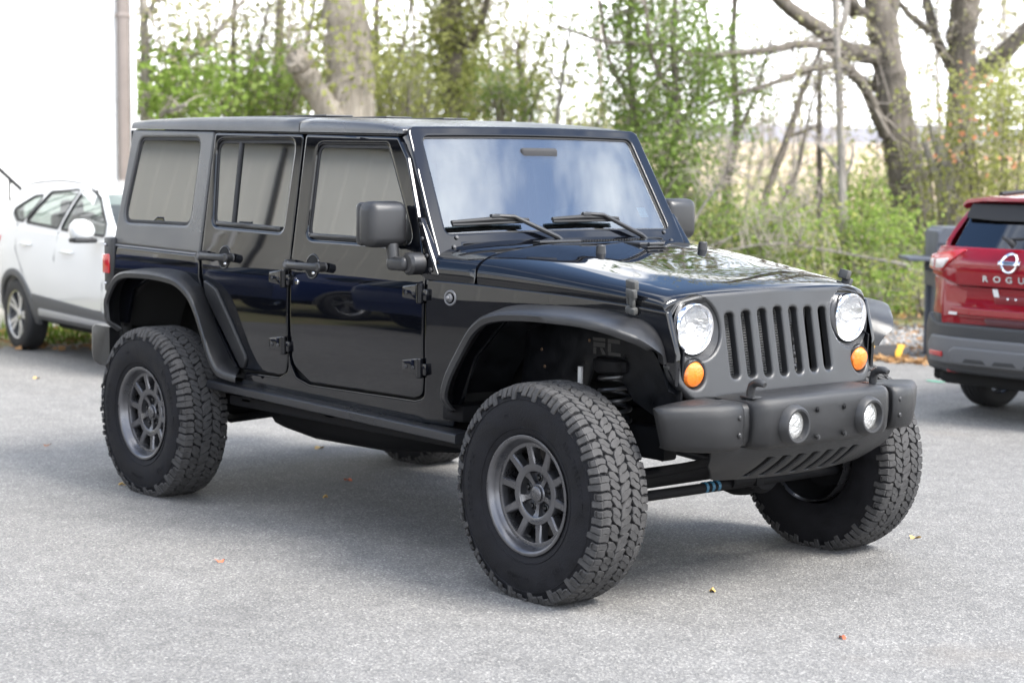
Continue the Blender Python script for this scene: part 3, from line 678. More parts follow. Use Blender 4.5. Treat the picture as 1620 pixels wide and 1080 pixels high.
# the front edge rolls down over the grille and follows its bow
fr = []
for dx, dz in ((.350, -.004), (.356, -.012), (.358, -.024), (.356, -.040)):
    q = hood_ring(.342); fr.append([V((dx, p.y, p.z+dz*(1.0 if p.z > 1.16 else .6))) for p in q])
rs += fr
def bow(p):
    k = max(0, min(1, (p.x-.0)/.34)); return V((p.x+.028*k*(1-(p.y/.58)**2)-.022*k*k, p.y, p.z))
rs = [[bow(p) for p in r] for r in rs]
hood = J(b.loft(rs, closed=False, caps=False), 'hood', paint, ang=60)
b = B(); rs = [hood_ring(x, top=-.002) for x in np.linspace(-.905, -.615, 8)]; rs.append([p+V((.004, 0, -.03)) for p in rs[-1]])
cowl = J(b.loft(rs, closed=False, caps=False), 'cowl', paint, ang=60)
b = B(); b.box((-.66, 0, 1.26), (.16, 1.3, .08)); b.box((-.25, 0, 1.05), (.8, .8, .2), .03); J(b, 'engine_bay', cavity)
# cowl grille: rows of small slots, washer nozzles
b = B()
for i in range(34):
    for j in range(3):
        y = -.27+i*.0165; x = -.70+j*.016; b.box((x, y, HC(x)+.0035), (.006, .010, .003))
J(b, 'cowl_slots', cavity, cowl)
b = B()
for y in (-.12,): b.box((-.665, y-.13, HC(-.665)+.006), (.05, .24, .012), .004)
J(b, 'cowl_vent_cover', plastic, cowl)
for s in SD:
    b = B(); y = s*.305; z = HC(-.33)+.009; b.cyl((-.33, y, z-.01), (-.33, y, z+.032), .0215, 24, r2=.0195, bev=.005)
    J(b, 'hood_bumper', plastic, hood)
b = B(); z0 = HC(-.40)+.010
b.tube([(-.42, .035, z0-.01), (-.385, .03, z0+.016), (-.385, .115, z0+.016), (-.42, .11, z0-.01)], .008, 8); b.box((-.50, .07, z0+.012), (.11, .07, .016), .007); b.box((-.405, .0725, z0+.002), (.05, .11, .008), .003)
J(b, 'footman_loop', plastic, hood)
for s in SD:
    x, z = .20, 1.185; y = BY(x, z)
    b = B()
    rot = Matrix.Rotation(s*R_(-14), 3, 'X') @ Matrix.Rotation(R_(10), 3, 'Y')
    b.box((x-.004, s*(y+.012), z+.052), (.052, .026, .040), .006, rot); b.box((x+.002, s*(y+.022), z+.020), (.046, .022, .036), .005, rot); b.box((x-.020, s*(y+.016), z+.005), (.013, .016, .06), .004, rot)
    b.box((x+.002, s*(y+.016), z-.018), (.020, .018, .046), .005, rot); b.box((x-.006, s*(y+.012), z-.046), (.050, .026, .028), .006, rot)
    J(b, 'hood_latch', mat('latch_rubber', (.06, .06, .058), .7, var=(60, .3)), hood)
b = B(); f = side(-1); b.plate(circ(-.737, 1.136, .033), f, -.002, .005, holes=[circ(-.737, 1.136, .024)], ch=.003, ring=False); Y = BY(-.737, 1.136); b.cyl((-.737, -Y+.002, 1.136), (-.737, -Y-.012, 1.136), .018, 18, bev=.005); b.ball((-.737, -Y-.014, 1.136), .010)
J(b, 'antenna_base', mat('base_grey', (.12, .12, .125), .35), kids(jeep)[-1] if False else jeep)

# ---- windshield frame, glass, brackets, wipers
WN = V((1, 0, .554)).normalized(); W0 = V((-.90, 0, 1.394)); WU = V((-.554, 0, 1)).normalized()
def wsf(u, v, w): # u = y, v = distance up the slope from the bottom of the glass
    p = W0+WU*v+WN*(w-.018*(u/.7)**2*1.0+.018*.8-.000*max(0, (abs(u)-.655)/.095)**2*(1 if w > -.012 else .6)); return V((p.x, u, p.z))
H = .478
outl = rp([(-.752, -.125), (-.615, -.125), (-.60, -.05), (.60, -.05), (.615, -.125), (.752, -.125), (.735, .10), (.690, H+.048, .045), (-.690, H+.048, .045), (-.735, .10)])
hole = rp([(-.672, .0, .03), (.672, .0, .03), (.628, H, .04), (-.628, H, .04)])
wf = J(B().plate(outl, wsf, -.085, 0, holes=[hole], ch=.006, hch=.004, step=.035), 'windshield_frame', paint, ang=50)
J(B().plate(inset(hole, -.006) if area2(hole) > 0 else inset(hole[::-1], -.006), wsf, -.030, -.010, holes=[inset(hole if area2(hole) > 0 else hole[::-1], .008)], ch=.002, ring=False), 'glass_seal', sealm, wf)
J(B().plate(hole, wsf, -.020, -.014, ch=.001, ring=False, back=True), 'windshield', wind_glass, wf, ang=14)
J(B().plate(rp([(-.640, H*.745), (.640, H*.745), (.630, H-.004, .03), (-.630, H-.004, .03)]), wsf, -.0235, -.0225, ch=.0004, ring=False), 'shade_band', glass('shade_band_tint', (.62, .66, .85), .45, 1.3), wf, ang=14)
J(B().plate([(-.668, .002), (.668, .002), (.666, .042), (-.666, .042)], wsf, -.0235, -.0225, ch=.0004, ring=False), 'frit_band', glass('frit_band_tint', (.2, .2, .22), .5, 1.2), wf, ang=14)
b = B(); b.plate(rp([(.535, .075), (.59, .075), (.585, .125), (.53, .125)]), wsf, -.0265, -.0250, ch=.0004, ring=False); J(b, 'inspection_sticker', mat('sticker_blue', (.35, .62, .80), .5), wf)
b = B(); b.plate(rp([(-.60, -.120), (.60, -.120), (.60, -.055), (-.60, -.055)]), wsf, -.06, -.010, ch=.006, ring=False); b.plate(rp([(-.60, -.047), (.60, -.047), (.60, -.006, .01), (-.60, -.006, .01)]), wsf, -.06, -.012, ch=.006, ring=False)
J(b, 'windshield_base_trim', paint, wf)
for s in SD:
    # hinge bracket wrapping the corner: side strap and front plate
    b = B(); b.plate(rp([(-.992, 1.468, .01), (-.962, 1.462, .012), (-.800, 1.222, .01), (-.872, 1.222, .01), (-.905, 1.30)]), lambda u, v, w, s=s: V((u, s*(BY0(v)-.205*max(0, (u+.88)/1.22)*.5-.002+w), v)), -.03, .004, ch=.004, ring=False)
    br = J(b, 'windshield_bracket', paint, wf)
    for x, z in ((-.955, 1.435), (-.930, 1.375), (-.885, 1.305), (-.848, 1.248)):
        y = s*(BY0(z)-.0); J(B().cyl((x, y, z), (x, y+s*.010, z), .0095, 12, bev=.003), 'bracket_bolt', dsteel, wf)
    for u, v in ((-.625, -.018), (-.655, -.062)):
        J(B().cyl(wsf(-s*u, v, 0), wsf(-s*u, v, .008), .0095, 12, bev=.003), 'bracket_bolt', dsteel, wf)
for y0, y1, yp, yb in ((-.640, -.215, -.405, -.03), (-.075, .335, .13, .50)):
    wv = lambda y, k=0: wsf(y, .046+k, .018)
    b = B(); b.tube([wv(y0), wsf(yp, .052, .022), wv(y1)], [.0085, .012, .007], 8); b.tube([wv(y0, -.012), wv(y1, -.010)], [.007, .006], 6)
    w_ = J(b, 'wiper', sealm)
    b = B(); b.box(wsf(yp, .062, .028), (.022, .050, .020), .005); b.tube([wsf(yp, .064, .030), wsf(yp+.10, .055, .035), wsf(yb-.06, -.045, .025), wsf(yb, -.085, .01)], [.009, .009, .012, .014], 8); J(b, 'wiper_arm', plastic, w_)

# ---- hardtop
RT = pch([-3.60, -3.45, -3.0, -1.8, -1.35, -1.16], [1.890, 1.912, 1.917, 1.900, 1.876, 1.845])
RE = lambda x: 1.8165-.0155*(x+1.2)
def roof_ring(x, dz=0):
    ze, zc = RE(x)+.004, RT(x)+dz; w = .712-.012*max(0, x+1.5)
    r = [V((x, -w+.03, ze)), V((x, -w-.002, ze))]
    for i in range(29):
        a = math.pi*(1-i/28); e = 2/5.5; cy, sy = math.cos(a), math.sin(a)
        r.append(V((x, (w)*math.copysign(abs(cy)**e, cy), ze+.012+(zc-ze-.012)*abs(sy)**(e*1.05)*(1-.0*cy))))
    return r+[V((x, w+.002, ze)), V((x, w-.03, ze))]
ht = empty('hardtop', parent=jeep)
for nm, x0, x1 in (('rear_roof_panel', -3.515, -1.955), ('front_roof_panel', -1.948, -1.165)):
    b = B(); xs = [x0]+list(np.linspace(x0+.006, x1-.006, 12))+[x1]
    rs = [roof_ring(x) for x in xs]; rs[0] = [p+V((0, 0, -.006 if p.z > RE(x0)+.02 else 0)) for p in rs[0]]; rs[-1] = [p+V((0, 0, -.005 if p.z > RE(x1)+.02 else 0)) for p in rs[-1]]
    b.loft(rs, closed=True, caps=True); J(b, nm, hardm if nm[0] == 'r' else mat('freedom_panel', (.022, .0225, .026), .28, ior=1.75, var=(2, .08), bump=(800, .1, 2)), ht, ang=50)
# raised ribs of the roof skin
for y in (-.36, 0, .36): J(B().box((-2.75, y, RT(-2.75)-.001), (1.25, .16, .008), .003), 'roof_rib', hardm, ht)
for s in SD:
    f = side(s)
    hq = rp([(-3.535, 1.806, .07), (-2.822, 1.806, .06), (-2.835, 1.374, .06), (-3.505, 1.372, .07)])
    hq = rp([(-3.425, 1.808, .05), (-2.820, 1.806, .055), (-2.830, 1.372, .06), (-3.512, 1.368, .07), ])
    o = rp([(-3.582, 1.252, .01), (-2.706, 1.236, .01), (-2.704, 1.838, .01), (-3.512, 1.853, .02)])
    p = J(B().plate(o, f, -.035, .002, holes=[hq], ch=.008, hch=.012), 'hardtop_side', hardm, ht)
    window(hq, s, p, tint_glass, -.010)
    J(B().plate([(-3.58, 1.2415), (-2.708, 1.2275), (-2.708, 1.2365), (-3.58, 1.2505)], f, -.02, .0035, ch=.002, ring=False), 'belt_seam', mat('seam_grey', (.16, .16, .17), .35), ht)
    # black drip rail above the doors
    J(B().plate([(-2.70, 1.8365), (-1.20, 1.810), (-1.20, 1.8185), (-2.70, 1.8445)], f, -.03, -.004, ch=.002, ring=False), 'drip_seal', sealm, ht)
b = B(); b.box((-3.545, 0, 1.56), (.02, 1.40, .58), .008); J(b, 'rear_glass', dark_glass, ht)
b = B()
for s in SD: b.tube([(-1.18, s*.64, 1.80), (-1.93, s*.63, 1.81), (-3.3, s*.62, 1.83)], .03, 10); b.tube([(-1.92, s*.66, .8), (-1.93, s*.64, 1.81)], .035, 10); b.tube([(-1.20, s*.64, 1.79), (-.93, s*.69, 1.32)], .028, 10)
b.tube([(-1.93, -.63, 1.81), (-1.93, .63, 1.81)], .03, 10); b.box((-2.35, 0, 1.83), (2.2, 1.3, .02)); J(b, 'roll_cage', interior)
# ---- cabin
b = B(); b.box((-1.02, 0, 1.28), (.30, 1.40, .16), .05, seg=3); b.box((-1.12, 0, 1.12), (.22, 1.38, .30), .04); J(b, 'dashboard', interior)
b = B(); b.tube([(-1.30+.07*math.cos(t*math.pi/12)*.5, .37+.185*math.sin(t*math.pi/12), 1.29+.185*math.cos(t*math.pi/12)) for t in range(25)], .015, 8); b.box((-1.28, .37, 1.29), (.05, .30, .06), .02); b.tube([(-1.27, .37, 1.29), (-1.1, .37, 1.2)], .03, 8); J(b, 'steering_wheel', mat('wheel_rim_grey', (.10, .10, .105), .5))
for x, y in ((-1.75, -.37), (-1.75, .37), (-2.55, -.35), (-2.55, .35)):
    b = B(); b.box((x, y, .99), (.50, .50, .20), .07, seg=3); b.box((x-.26, y, 1.29), (.16, .46, .60), .06, Matrix.Rotation(R_(-12), 3, 'Y'), seg=3); b.box((x-.33, y, 1.64), (.10, .26, .17), .04, seg=3); J(b, 'seat', interior)
b = B(); b.box((-1.10, .02, 1.735), (.03, .22, .06), .015, seg=3); J(b, 'rear_view_mirror', interior)

# ---- grille
def gx(y, z): return .338+(1.205-z)*.185+.026*(1-(y/.58)**2)
gf = lambda u, v, w: V((gx(u, v)+w-.5*max(0, abs(u)-.52)**1.0*.35, u, v))
go = rp([(-.585, .952, .02), (-.600, .935, .01), (-.588, .88, .06), (-.515, .800, .06), (0, .792), (.515, .800, .06), (.588, .88, .06), (.600, .935, .01), (.585, .952, .02), (.586, 1.12, .06), (.535, 1.182, .06), (.42, 1.203), (0, 1.213), (-.42, 1.203), (-.535, 1.182, .06), (-.586, 1.12, .06)])
slots = []
for i in range(7):
    y = -.276+i*.092
    slots.append(rp([(y-.0245, .866+.006*abs(i-3)/3, .0245), (y+.0245, .866+.006*abs(i-3)/3, .0245), (y+.0245, 1.136-.004*abs(i-3), .0245), (y-.0245, 1.136-.004*abs(i-3), .0245)], 8))
LY, LZ, SY, SZ = .463, 1.072, .492, .899
holes = slots+[circ(s*(LY-.012), LZ, .122, 40) for s in SD]+[circ(s*SY, SZ, .056, 28) for s in SD]
grille = J(B().plate(go, gf, -.035, 0, holes=holes, ch=.012, hch=.009, step=.05), 'grille', grillem, ang=50)
for s in SD:
    b = B(); o = V((gx(s*LY, LZ), s*(LY-.012), LZ)); c = V((gx(s*LY, LZ)-.03, s*LY, LZ))
    b.loft([[o+V((-.006-.185*math.sin(a)*.125, .1225*math.cos(a), .1225*math.sin(a))) for a in [k*math.pi/20 for k in range(40)]], [c+V((0, .098*math.cos(a), .098*math.sin(a))) for a in [k*math.pi/20 for k in range(40)]]], caps=False)
    J(b, 'headlight_recess', grillem, grille, recalc=False)
for s in SD:
    c = V((gx(s*LY, LZ)-.020, s*LY, LZ))
    b = B(); b.lathe([(.100, -.02), (.100, .018), (.097, .024), (.091, .022), (.089, .012), (.089, -.01)], c, (1, 0, -.1), 48); hl = J(b, 'headlight', chrome)
    b = B(); b.lathe([(.090, .010), (.078, -.004), (.05, -.018), (.02, -.024), (.0, -.025)], c, (1, 0, -.1), 40); J(b, 'reflector', mat('reflector_bowl_glow', (.62, .63, .65), .22, metal=.95, bump=(45, 1, 2), emit=.03, ecol=(1, 1, 1)), hl)  # bowl glows faintly, standing in for the bright sky it mirrors
    b = B(); b.ball(c+V((-.005, 0, .004)), .018); b.box(c+V((.004, s*.045, 0)), (.006, .085, .006), .002); J(b, 'bulb_shield', lampw, hl)
    b = B(); b.lathe([(.0905, .012), (.07, .022), (.04, .028), (.0, .030)], c, (1, 0, -.1), 40); J(b, 'lens', lens_glass, hl)
    c = V((gx(s*SY, SZ)-.012, s*SY, SZ))
    b = B(); b.lathe([(.054, -.01), (.052, .004), (.044, .016), (.025, .023), (0, .025)], c, (1, 0, -.18), 32); J(b, 'turn_signal', amber)
    b = B(); b.lathe([(.058, -.01), (.0575, .006), (.053, .006), (.053, -.012)], c, (1, 0, -.18), 32); J(b, 'signal_bezel', plastic, grille)
# radiator behind the slots
b = B(); b.box((.265, -.03, 1.0), (.03, .62, .36)); 
for k in range(30): b.box((.292, -.08, .845+k*.0105), (.024, .50, .0042))
J(b, 'radiator', mat('radiator_fins', (.20, .20, .20), .45, metal=.3))
b = B(); b.tube([(.29, .20, .86), (.285, .205, .95), (.29, .20, 1.06)], .012, 8); b.tube([(.28, .285, .87), (.285, .26, 1.0), (.28, .24, 1.12)], .014, 8)
for z in (.88, .93, .985, 1.05): b.ball((.295, .20, z), .020, (1, 1, .8))
J(b, 'cooling_line', mat('line_grey', (.16, .16, .165), .4, metal=.5))
b = B(); b.box((.20, 0, .98), (.02, 1.0, .44)); J(b, 'radiator_support', cavity)

# ---- front bumper
def bump_ring(y, xf, zt, zb, d=.20, k=1.0):
    # section in (x, z): back top, front top with its roll, front, bottom
    return [V((xf-d, y, zt)), V((xf-.034, y, zt+.001)), V((xf-.014, y, zt-.006)), V((xf-.003, y, zt-.022)), V((xf, y, zt-.05)), V((xf+.001, y, (zt+zb)/2)), V((xf-.005, y, zb+.03)), V((xf-.017, y, zb+.009)), V((xf-.045, y, zb)), V((xf-d, y, zb+.01))]
bp = empty('front_bumper', parent=jeep)
b = B(); st = [(-.398, .612, .806, .63), (-.392, .625, .810, .628), (-.372, .650, .818, .625), (-.34, .662, .822, .622), (-.18, .668, .824, .620), (0, .670, .825, .620)]
st = st+[(-y, a, c, d) for y, a, c, d in st[-2::-1]]
b.loft([bump_ring(*q) for q in st]); J(b, 'bumper_centre', bumperm, bp, ang=55)
for s in SD:
    b = B(); b.loft([bump_ring(s*y, x, zt, zb, d) for y, x, zt, zb, d in ((.385, .604, .806, .63, .14), (.45, .600, .803, .632, .14))]); J(b, 'bumper_gap', plastic, bp, ang=55)
    b = B(); b.loft([[V((q.x, q.y-s*.045*max(0, min(1, (abs(y)-.60)/.16))*(max(0, zt-q.z)/(zt-zb))**1.3, q.z)) for q in bump_ring(s*y, x, zt, zb, d)] for y, x, zt, zb, d in ((.442, .612, .804, .634, .2), (.446, .620, .808, .630, .2), (.462, .628, .811, .627, .2), (.53, .624, .810, .626, .2), (.575, .616, .809, .626, .19), (.605, .603, .809, .627, .17), (.66, .572, .807, .629, .13), (.715, .533, .804, .632, .085), (.748, .506, .801, .637, .055), (.764, .486, .795, .645, .035))]); J(b, 'bumper_end_cap', bumperm, bp, ang=55)
    for z in (.690, .755): J(B().cyl((.615, s*.478, z), (.633, s*.478, z), .010, 12, bev=.004), 'cap_bolt', plastic, bp)
    # tow hook
    b = B(); q = [(.575, s*.365, .80), (.575, s*.365, .845), (.582, s*.365, .868), (.603, s*.365, .880), (.632, s*.368, .880), (.648, s*.368, .874)]
    b.tube(q, [.017, .017, .0165, .016, .015, .011], 12); b.box((.575, s*.365, .822), (.07, .05, .008), .003); J(b, 'tow_hook', mat('hook_black', (.025, .025, .026), .4, var=(30, .3)), bp)
    # fog lamp
    c = V((.666, s*.2215, .713))
    b = B(); b.lathe([(.052, .002), (.053, .022), (.057, .030), (.065, .031), (.074, .022), (.082, -.006)], c, (1, 0, 0), 40); fo = J(b, 'fog_lamp', plastic)
    b = B(); b.lathe([(.0535, .004), (.047, .008), (.03, .012), (0, .014)], c, (1, 0, 0), 32); J(b, 'fog_lens', fogw, fo)
for y in (-.085, .075):
    for z in (.762, .655): b = B(); b.cyl((.660, y, z), (.682, y, z), .007, 10); b.cyl((.672, y, z), (.678, y, z), .012, 6); J(b, 'bumper_stud', dsteel, bp)
# lower scoop with slanted louvres
def vf(u, v, w):  # u = y, v 0..1 down the scoop
    x = .610-.03*v-.10*v*v-.06*(abs(u)/.56)**2; z = .632-.155*v+.02*(abs(u)/.56)**2*v
    return V((x+w*.75, u, z-w*.6))
lo_ = []
for i in range(7):
    y = -.30+i*.085; lo_.append(rp([(y-.006, .90, .016), (y+.030, .92, .016), (y+.080, .36, .016), (y+.040, .33, .016)], 4))
sc = rp([(-.555, 0), (.555, 0), (.53, .5, .1), (.44, 1.0, .06), (-.44, 1.0, .06), (-.53, .5, .1)])
J(B().plate(sc, vf, -.012, 0, holes=lo_, ch=.006, step=.05, ring=False), 'bumper_scoop', bumperm, bp)
b = B(); b.plate(rp([(-.5, .02), (.5, .02), (.42, .95), (-.42, .95)]), lambda u, v, w: vf(u, v, w-.03), -.01, 0, ring=False); J(b, 'scoop_back', cavity, bp)
# rear bumper
b = B(); b.loft([[V((x, y, z)) for x, z in ((-3.57, .81), (-3.76+c, .812), (-3.80+c, .795), (-3.805+c, .66), (-3.785+c, .615), (-3.73+c, .60), (-3.57, .60))] for y, c in ((-.83, .05), (-.815, .01), (-.79, 0), (.79, 0), (.815, .01), (.83, .05))]); J(b, 'rear_bumper', bumperm, ang=50)

# ---- wheels
RA, RTY, HWD = .43, .433, .128
def wheel_parts(dirty=0):
    o = empty('wheel', parent=jeep)
    A = V((0, -1, 0)); P = lambda r, a, w: V((r*math.cos(a), -w*.82, r*math.sin(a)))
    flat = lambda p: V((p.x, p.y, max(p.z, -RA+.0205)))
    # tyre
    b = B(); prof = [(.218, .128), (.236, .142), (.248, .150), (.275, .160), (.305, .1645), (.330, .165), (.355, .162), (.378, .156), (.398, .147), (.411, .137), (.4165, .120), (.4185, .06), (.419, 0)]
    prof = prof+[(r, -w) for r, w in prof[-2::-1]]
    n = 96
    b.loft([[flat(P(r, 2*math.pi*j/n, w)) for j in range(n)] for r, w in prof], caps=False)
    # fine rings on the side wall
    for r, w in ((.262, .1565), (.372, .1585)): b.loft([[flat(P(rr, 2*math.pi*j/n, ww)) for j in range(n)] for rr, ww in ((r-.003, w-.002), (r-.001, w+.0025), (r+.001, w+.0025), (r+.003, w-.002))], caps=False)
    # raised words
    def tx(body, size, a0, r0, sp=1.0, flip=False):
        sgn = -1
        b.text(body, size, lambda u, v, w: P(r0+(v), a0-u/r0, .1640-7*(r0+v-.326)**2+w), .0030, spacing=sp, bold=.0004)
    tx('ALL-TERRAIN T/A', .034, R_(20), .322, 1.15); tx('KO2', .034, R_(-52), .322, 1.1); tx('LT315/70R17', .020, R_(-95), .320, 1.1); tx('BFGOODRICH', .036, R_(180), .322, 1.2); tx('M+S', .018, R_(110), .315)
    # tread: interlocking blocks
    NP = 41; da = 2*math.pi/NP; rng = random.Random(7)
    def blk(poly, r1, w_of=None, r0=.412, ch=.0022):
        poly = [(p[0]+rng.uniform(-.005, .005), p[1]+rng.uniform(-.0022, .0022)) for p in poly]; r1 += rng.uniform(-.0012, .0008)
        c = sum((V(p) for p in poly), V((0, 0)))/len(poly); t = V((rng.uniform(-1, 1), rng.uniform(-1, 1)))*.0006
        top = [c+(V(p)-c)*(1-ch*2/max((V(p)-c).length, .006)*.55) for p in poly]
        rr = lambda w, r: r-.010*max(0, (abs(w)-.085)/.055)**2
        ring0 = [flat(P(rr(p[1], r0), p[0], p[1])) for p in poly]
        ring1 = [flat(P(rr(p[1], r1-ch), p[0], p[1])) for p in poly]
        ring2 = [flat(P(rr(p.y, r1), p.x, p.y)) for p in top]
        v = [[b.vert(q) for q in r] for r in (ring0, ring1, ring2)]
        m = len(poly)
        for a_, b_ in ((v[0], v[1]), (v[1], v[2])):
            for i in range(m): b.face([a_[i], a_[(i+1) % m], b_[(i+1) % m], b_[i]])
        b.face(v[2])
    b.mi = 1
    for k in range(NP):
        a0 = k*da
        for row, (wl, wr, ph, sk) in enumerate(((-.089, -.037, .0, .42), (-.031, .029, .5, -.46), (.035, .087, .15, .40))):
            A0 = a0+ph*da
            z1, z2 = (.010, -.008) if (k+row) % 2 else (-.008, .010)
            ww = wr-wl; g = .075
            f = lambda u, w: (A0+(u+sk*((w-wl)/ww-.5)*.9)*da, w)
            # two halves split by a zig-zag sipe
            b1 = [f(g, wl+z1*.6), f(.30, wl-.004), f(.488, wl+.006), f(.455, wl+ww*.35), f(.535, wl+ww*.62), f(.478, wr-z2*.3), f(.28, wr+.001), f(g+.05, wr-z2*.5), f(g-.07, wl+ww*.55)]
            b2 = [f(.512, wl+.006), f(.75, wl-.002), f(1-g, wl+.008), f(1-g+.06, wl+ww*.45), f(1-g-.04, wr-.006), f(.75, wr+.001), f(.503, wr-z2*.3), f(.56, wl+ww*.62), f(.48, wl+ww*.35)]
            blk([tuple(p) for p in b1], RTY); blk([tuple(p) for p in b2], RTY)
        for s in SD:
            lo, hi = .092, .136; A0 = a0+(.1 if s > 0 else .6)*da; ex = .010 if k % 2 else 0
            f = lambda u, w: (A0+u*da, s*w)
            for u0, u1 in ((.05, .485), (.505, .90)):
                e2 = ex if u0 < .3 else -ex*.3
                q = [f(u0, lo+.004), f((u0+u1)/2, lo-.003+e2*.4), f(u1, lo+.005), f(u1+.03, .115), f(u1, hi-.002+e2*.5), f(u0+.02, hi+e2*.5), f(u0+.05, .115)]
                blk(q if s > 0 else q[::-1], RTY)
            # side biter running down the shoulder
            dp = .372 if k % 2 else .386
            for (u0, u1, rb) in ((.04, .46, dp), (.50, .90, dp+.014)):
                pts = []
                for rr, wb in ((.424, .139), (.414, .147), (.400, .1535), (rb+.006, .1605-.35*max(0, .39-rb)*.1), (rb, .160)):
                    t = .0 if rr > .41 else .04
                    pts.append([flat(P(rr, A0+(u0+t)*da, s*(wb-.004))), flat(P(rr, A0+(u0+t+.04)*da, s*(wb+.004))), flat(P(rr, A0+(u1+t-.06)*da, s*(wb+.004))), flat(P(rr, A0+(u1+t)*da, s*(wb-.004)))])
                b.loft(pts, closed=True, caps=True)
    b.mi = 0
    J(b, 'tyre', [rubber, treadm], o, ang=30)
    # rim
    P = lambda r, a, w: V((r*math.cos(a), -w, r*math.sin(a))); TR = Matrix.Translation((0, .028, 0))
    b = B(); n = 80; b.T = TR
    b.lathe([(.205, -.12), (.212, .05), (.218, .120), (.224, .138), (.231, .1475), (.2345, .149), (.2335, .152), (.229, .1535), (.221, .1515), (.214, .145), (.209, .132), (.203, .118), (.199, .112), (.196, .085), (.192, .0)], (0, 0, 0), A, n)
    b.mi = 0
    # spokes: ten, each a tapered bar from hub ring to barrel, front plane at w ~ .108
    for k in range(10):
        a = 2*math.pi*(k+.5)/10+R_(9)
        rs = []
        for r, hw, wf, dp in ((.100, .023, .100, .05), (.118, .0195, .103, .045), (.150, .0165, .108, .04), (.178, .0165, .112, .04), (.200, .022, .112, .045)):
            da_ = hw/r; d2 = (hw-.005)/r
            rs.append([P(r, a-da_, wf-dp), P(r, a-da_, wf-.006), P(r, a-d2, wf), P(r, a+d2, wf), P(r, a+da_, wf-.006), P(r, a+da_, wf-dp)])
        b.loft(rs)
    b.lathe([(.205, .085), (.2035, .114), (.195, .1145), (.187, .112), (.184, .104), (.184, .08)], (0, 0, 0), A, n)
    b.lathe([(.122, .05), (.122, .098), (.118, .1035), (.094, .1035), (.089, .100), (.086, .075), (.083, .070), (.0, .070)], (0, 0, 0), A, 64)
    for k in range(5):   # Y-shaped webs between the lug pockets
        a = 2*math.pi*(k+.5)/5+R_(18)
        b.loft([[P(r, a-h/r, .066), P(r, a-h/r, w), P(r, a+h/r, w), P(r, a+h/r, .066)] for r, h, w in ((.030, .012, .088), (.055, .009, .088), (.075, .011, .092), (.090, .016, .099))])
    b.lathe([(.040, .06), (.040, .088), (.036, .092), (.031, .092), (.031, .099), (.027, .102), (0, .102)], (0, 0, 0), A, 32)
    J(b, 'rim', rimm, o, ang=40)
    for k in range(5):
        b = B(); b.T = TR; a = 2*math.pi*k/5+R_(18)
        b.lathe([(.0165, .068), (.0165, .080), (.012, .082), (.0105, .076), (.0105, .070)], P(.0635, a, 0), A, 18); b.cyl(P(.0635, a, .06), P(.0635, a, .089), .009, 6, bev=.002)
        J(b, 'lug_nut', mat('lug_black', (.02, .02, .021), .3, metal=.6), o)
    b = B(); b.T = TR; b.text('AMW', .011, lambda u, v, w: P(.166+v, R_(-99)-u/.166, .110+w), .001); J(b, 'rim_lettering', mat('rim_engraving', (.03, .03, .03), .5), o)
    b = B(); b.lathe([(.168, .0), (.168, .012), (.09, .014), (.09, .0)], (0, 0, 0), A, 40); J(b, 'brake_disc', mat('disc_steel', (.05, .046, .044), .45, metal=.7, var=(12, .3)), o)
    b = B(); b.lathe([(.198, -.13), (.150, -.03), (.05, -.03), (0, -.03)], (0, 0, 0), A, 40); b.box((.11, -.03, .02), (.07, .05, .13), .015); J(b, 'brake_caliper', dark, o)
    return o
w0 = wheel_parts()
for i, (x, s) in enumerate(((0, -1), (-2.946, -1), (0, 1), (-2.946, 1))):
    o = w0 if i == 0 else copy_tree(w0, jeep)
    o.location = (x, -.872 if s < 0 else .79, RA); o.rotation_euler = (0, 0, 0 if s < 0 else math.pi)
# ================================================================== white building at the left, with its stair
wallw = mat('white_siding', (.82, .82, .80), .6, var=(.6, .03), bump=(3, .05))
trim_b = mat('downspout_brown', (.20, .17, .155), .5, var=(3, .1))
cn_ = at(216, 20.8, z=0); bx, by = cn_.x, cn_.y
bld = tag(empty('white_building', (bx, by, 0)), 'white two-storey building with a grey-brown downspout at its corner, behind the white car', 'building')
b = B()
b.plate([(-6.5, -.1), (0, -.1), (0, 8.5), (-6.5, 8.5)], lambda u, v, w: V((w, u, v)), -.3, 0, ch=.01, step=2.5, ring=False)
k = 0
while k < 56: b.box((.0015, -3.25, .2+k*.15), (.008, 6.3, .006)); k += 1     # lap lines of the siding
b.plate([(-22, -.1), (-.3, -.1), (-.3, 8.5), (-22, 8.5)], lambda u, v, w: V((u, w-.3, v)), 0, .3, ch=.01, step=2.5, ring=False)
b.build('siding_wall', wallw, bld)
b = B(); b.box((.05, -.155, 4.2), (.09, .115, 8.4), .02)
for z in (.6, 3.2, 5.9): b.box((.05, -.155, z), (.10, .14, .05), .005)
b.build('downspout', trim_b, bld)
b = B(); b.box((.03, -.035, 4.2), (.06, .07, 8.5), .006); b.build('corner_trim', mat('white_trim', (.8, .8, .8), .5), bld)
b = B(); b.box((-10.5, -3.2, 8.62), (22.5, 7.2, .25), .05); b.build('roof', mat('roof_grey', (.2, .2, .21), .6), bld)
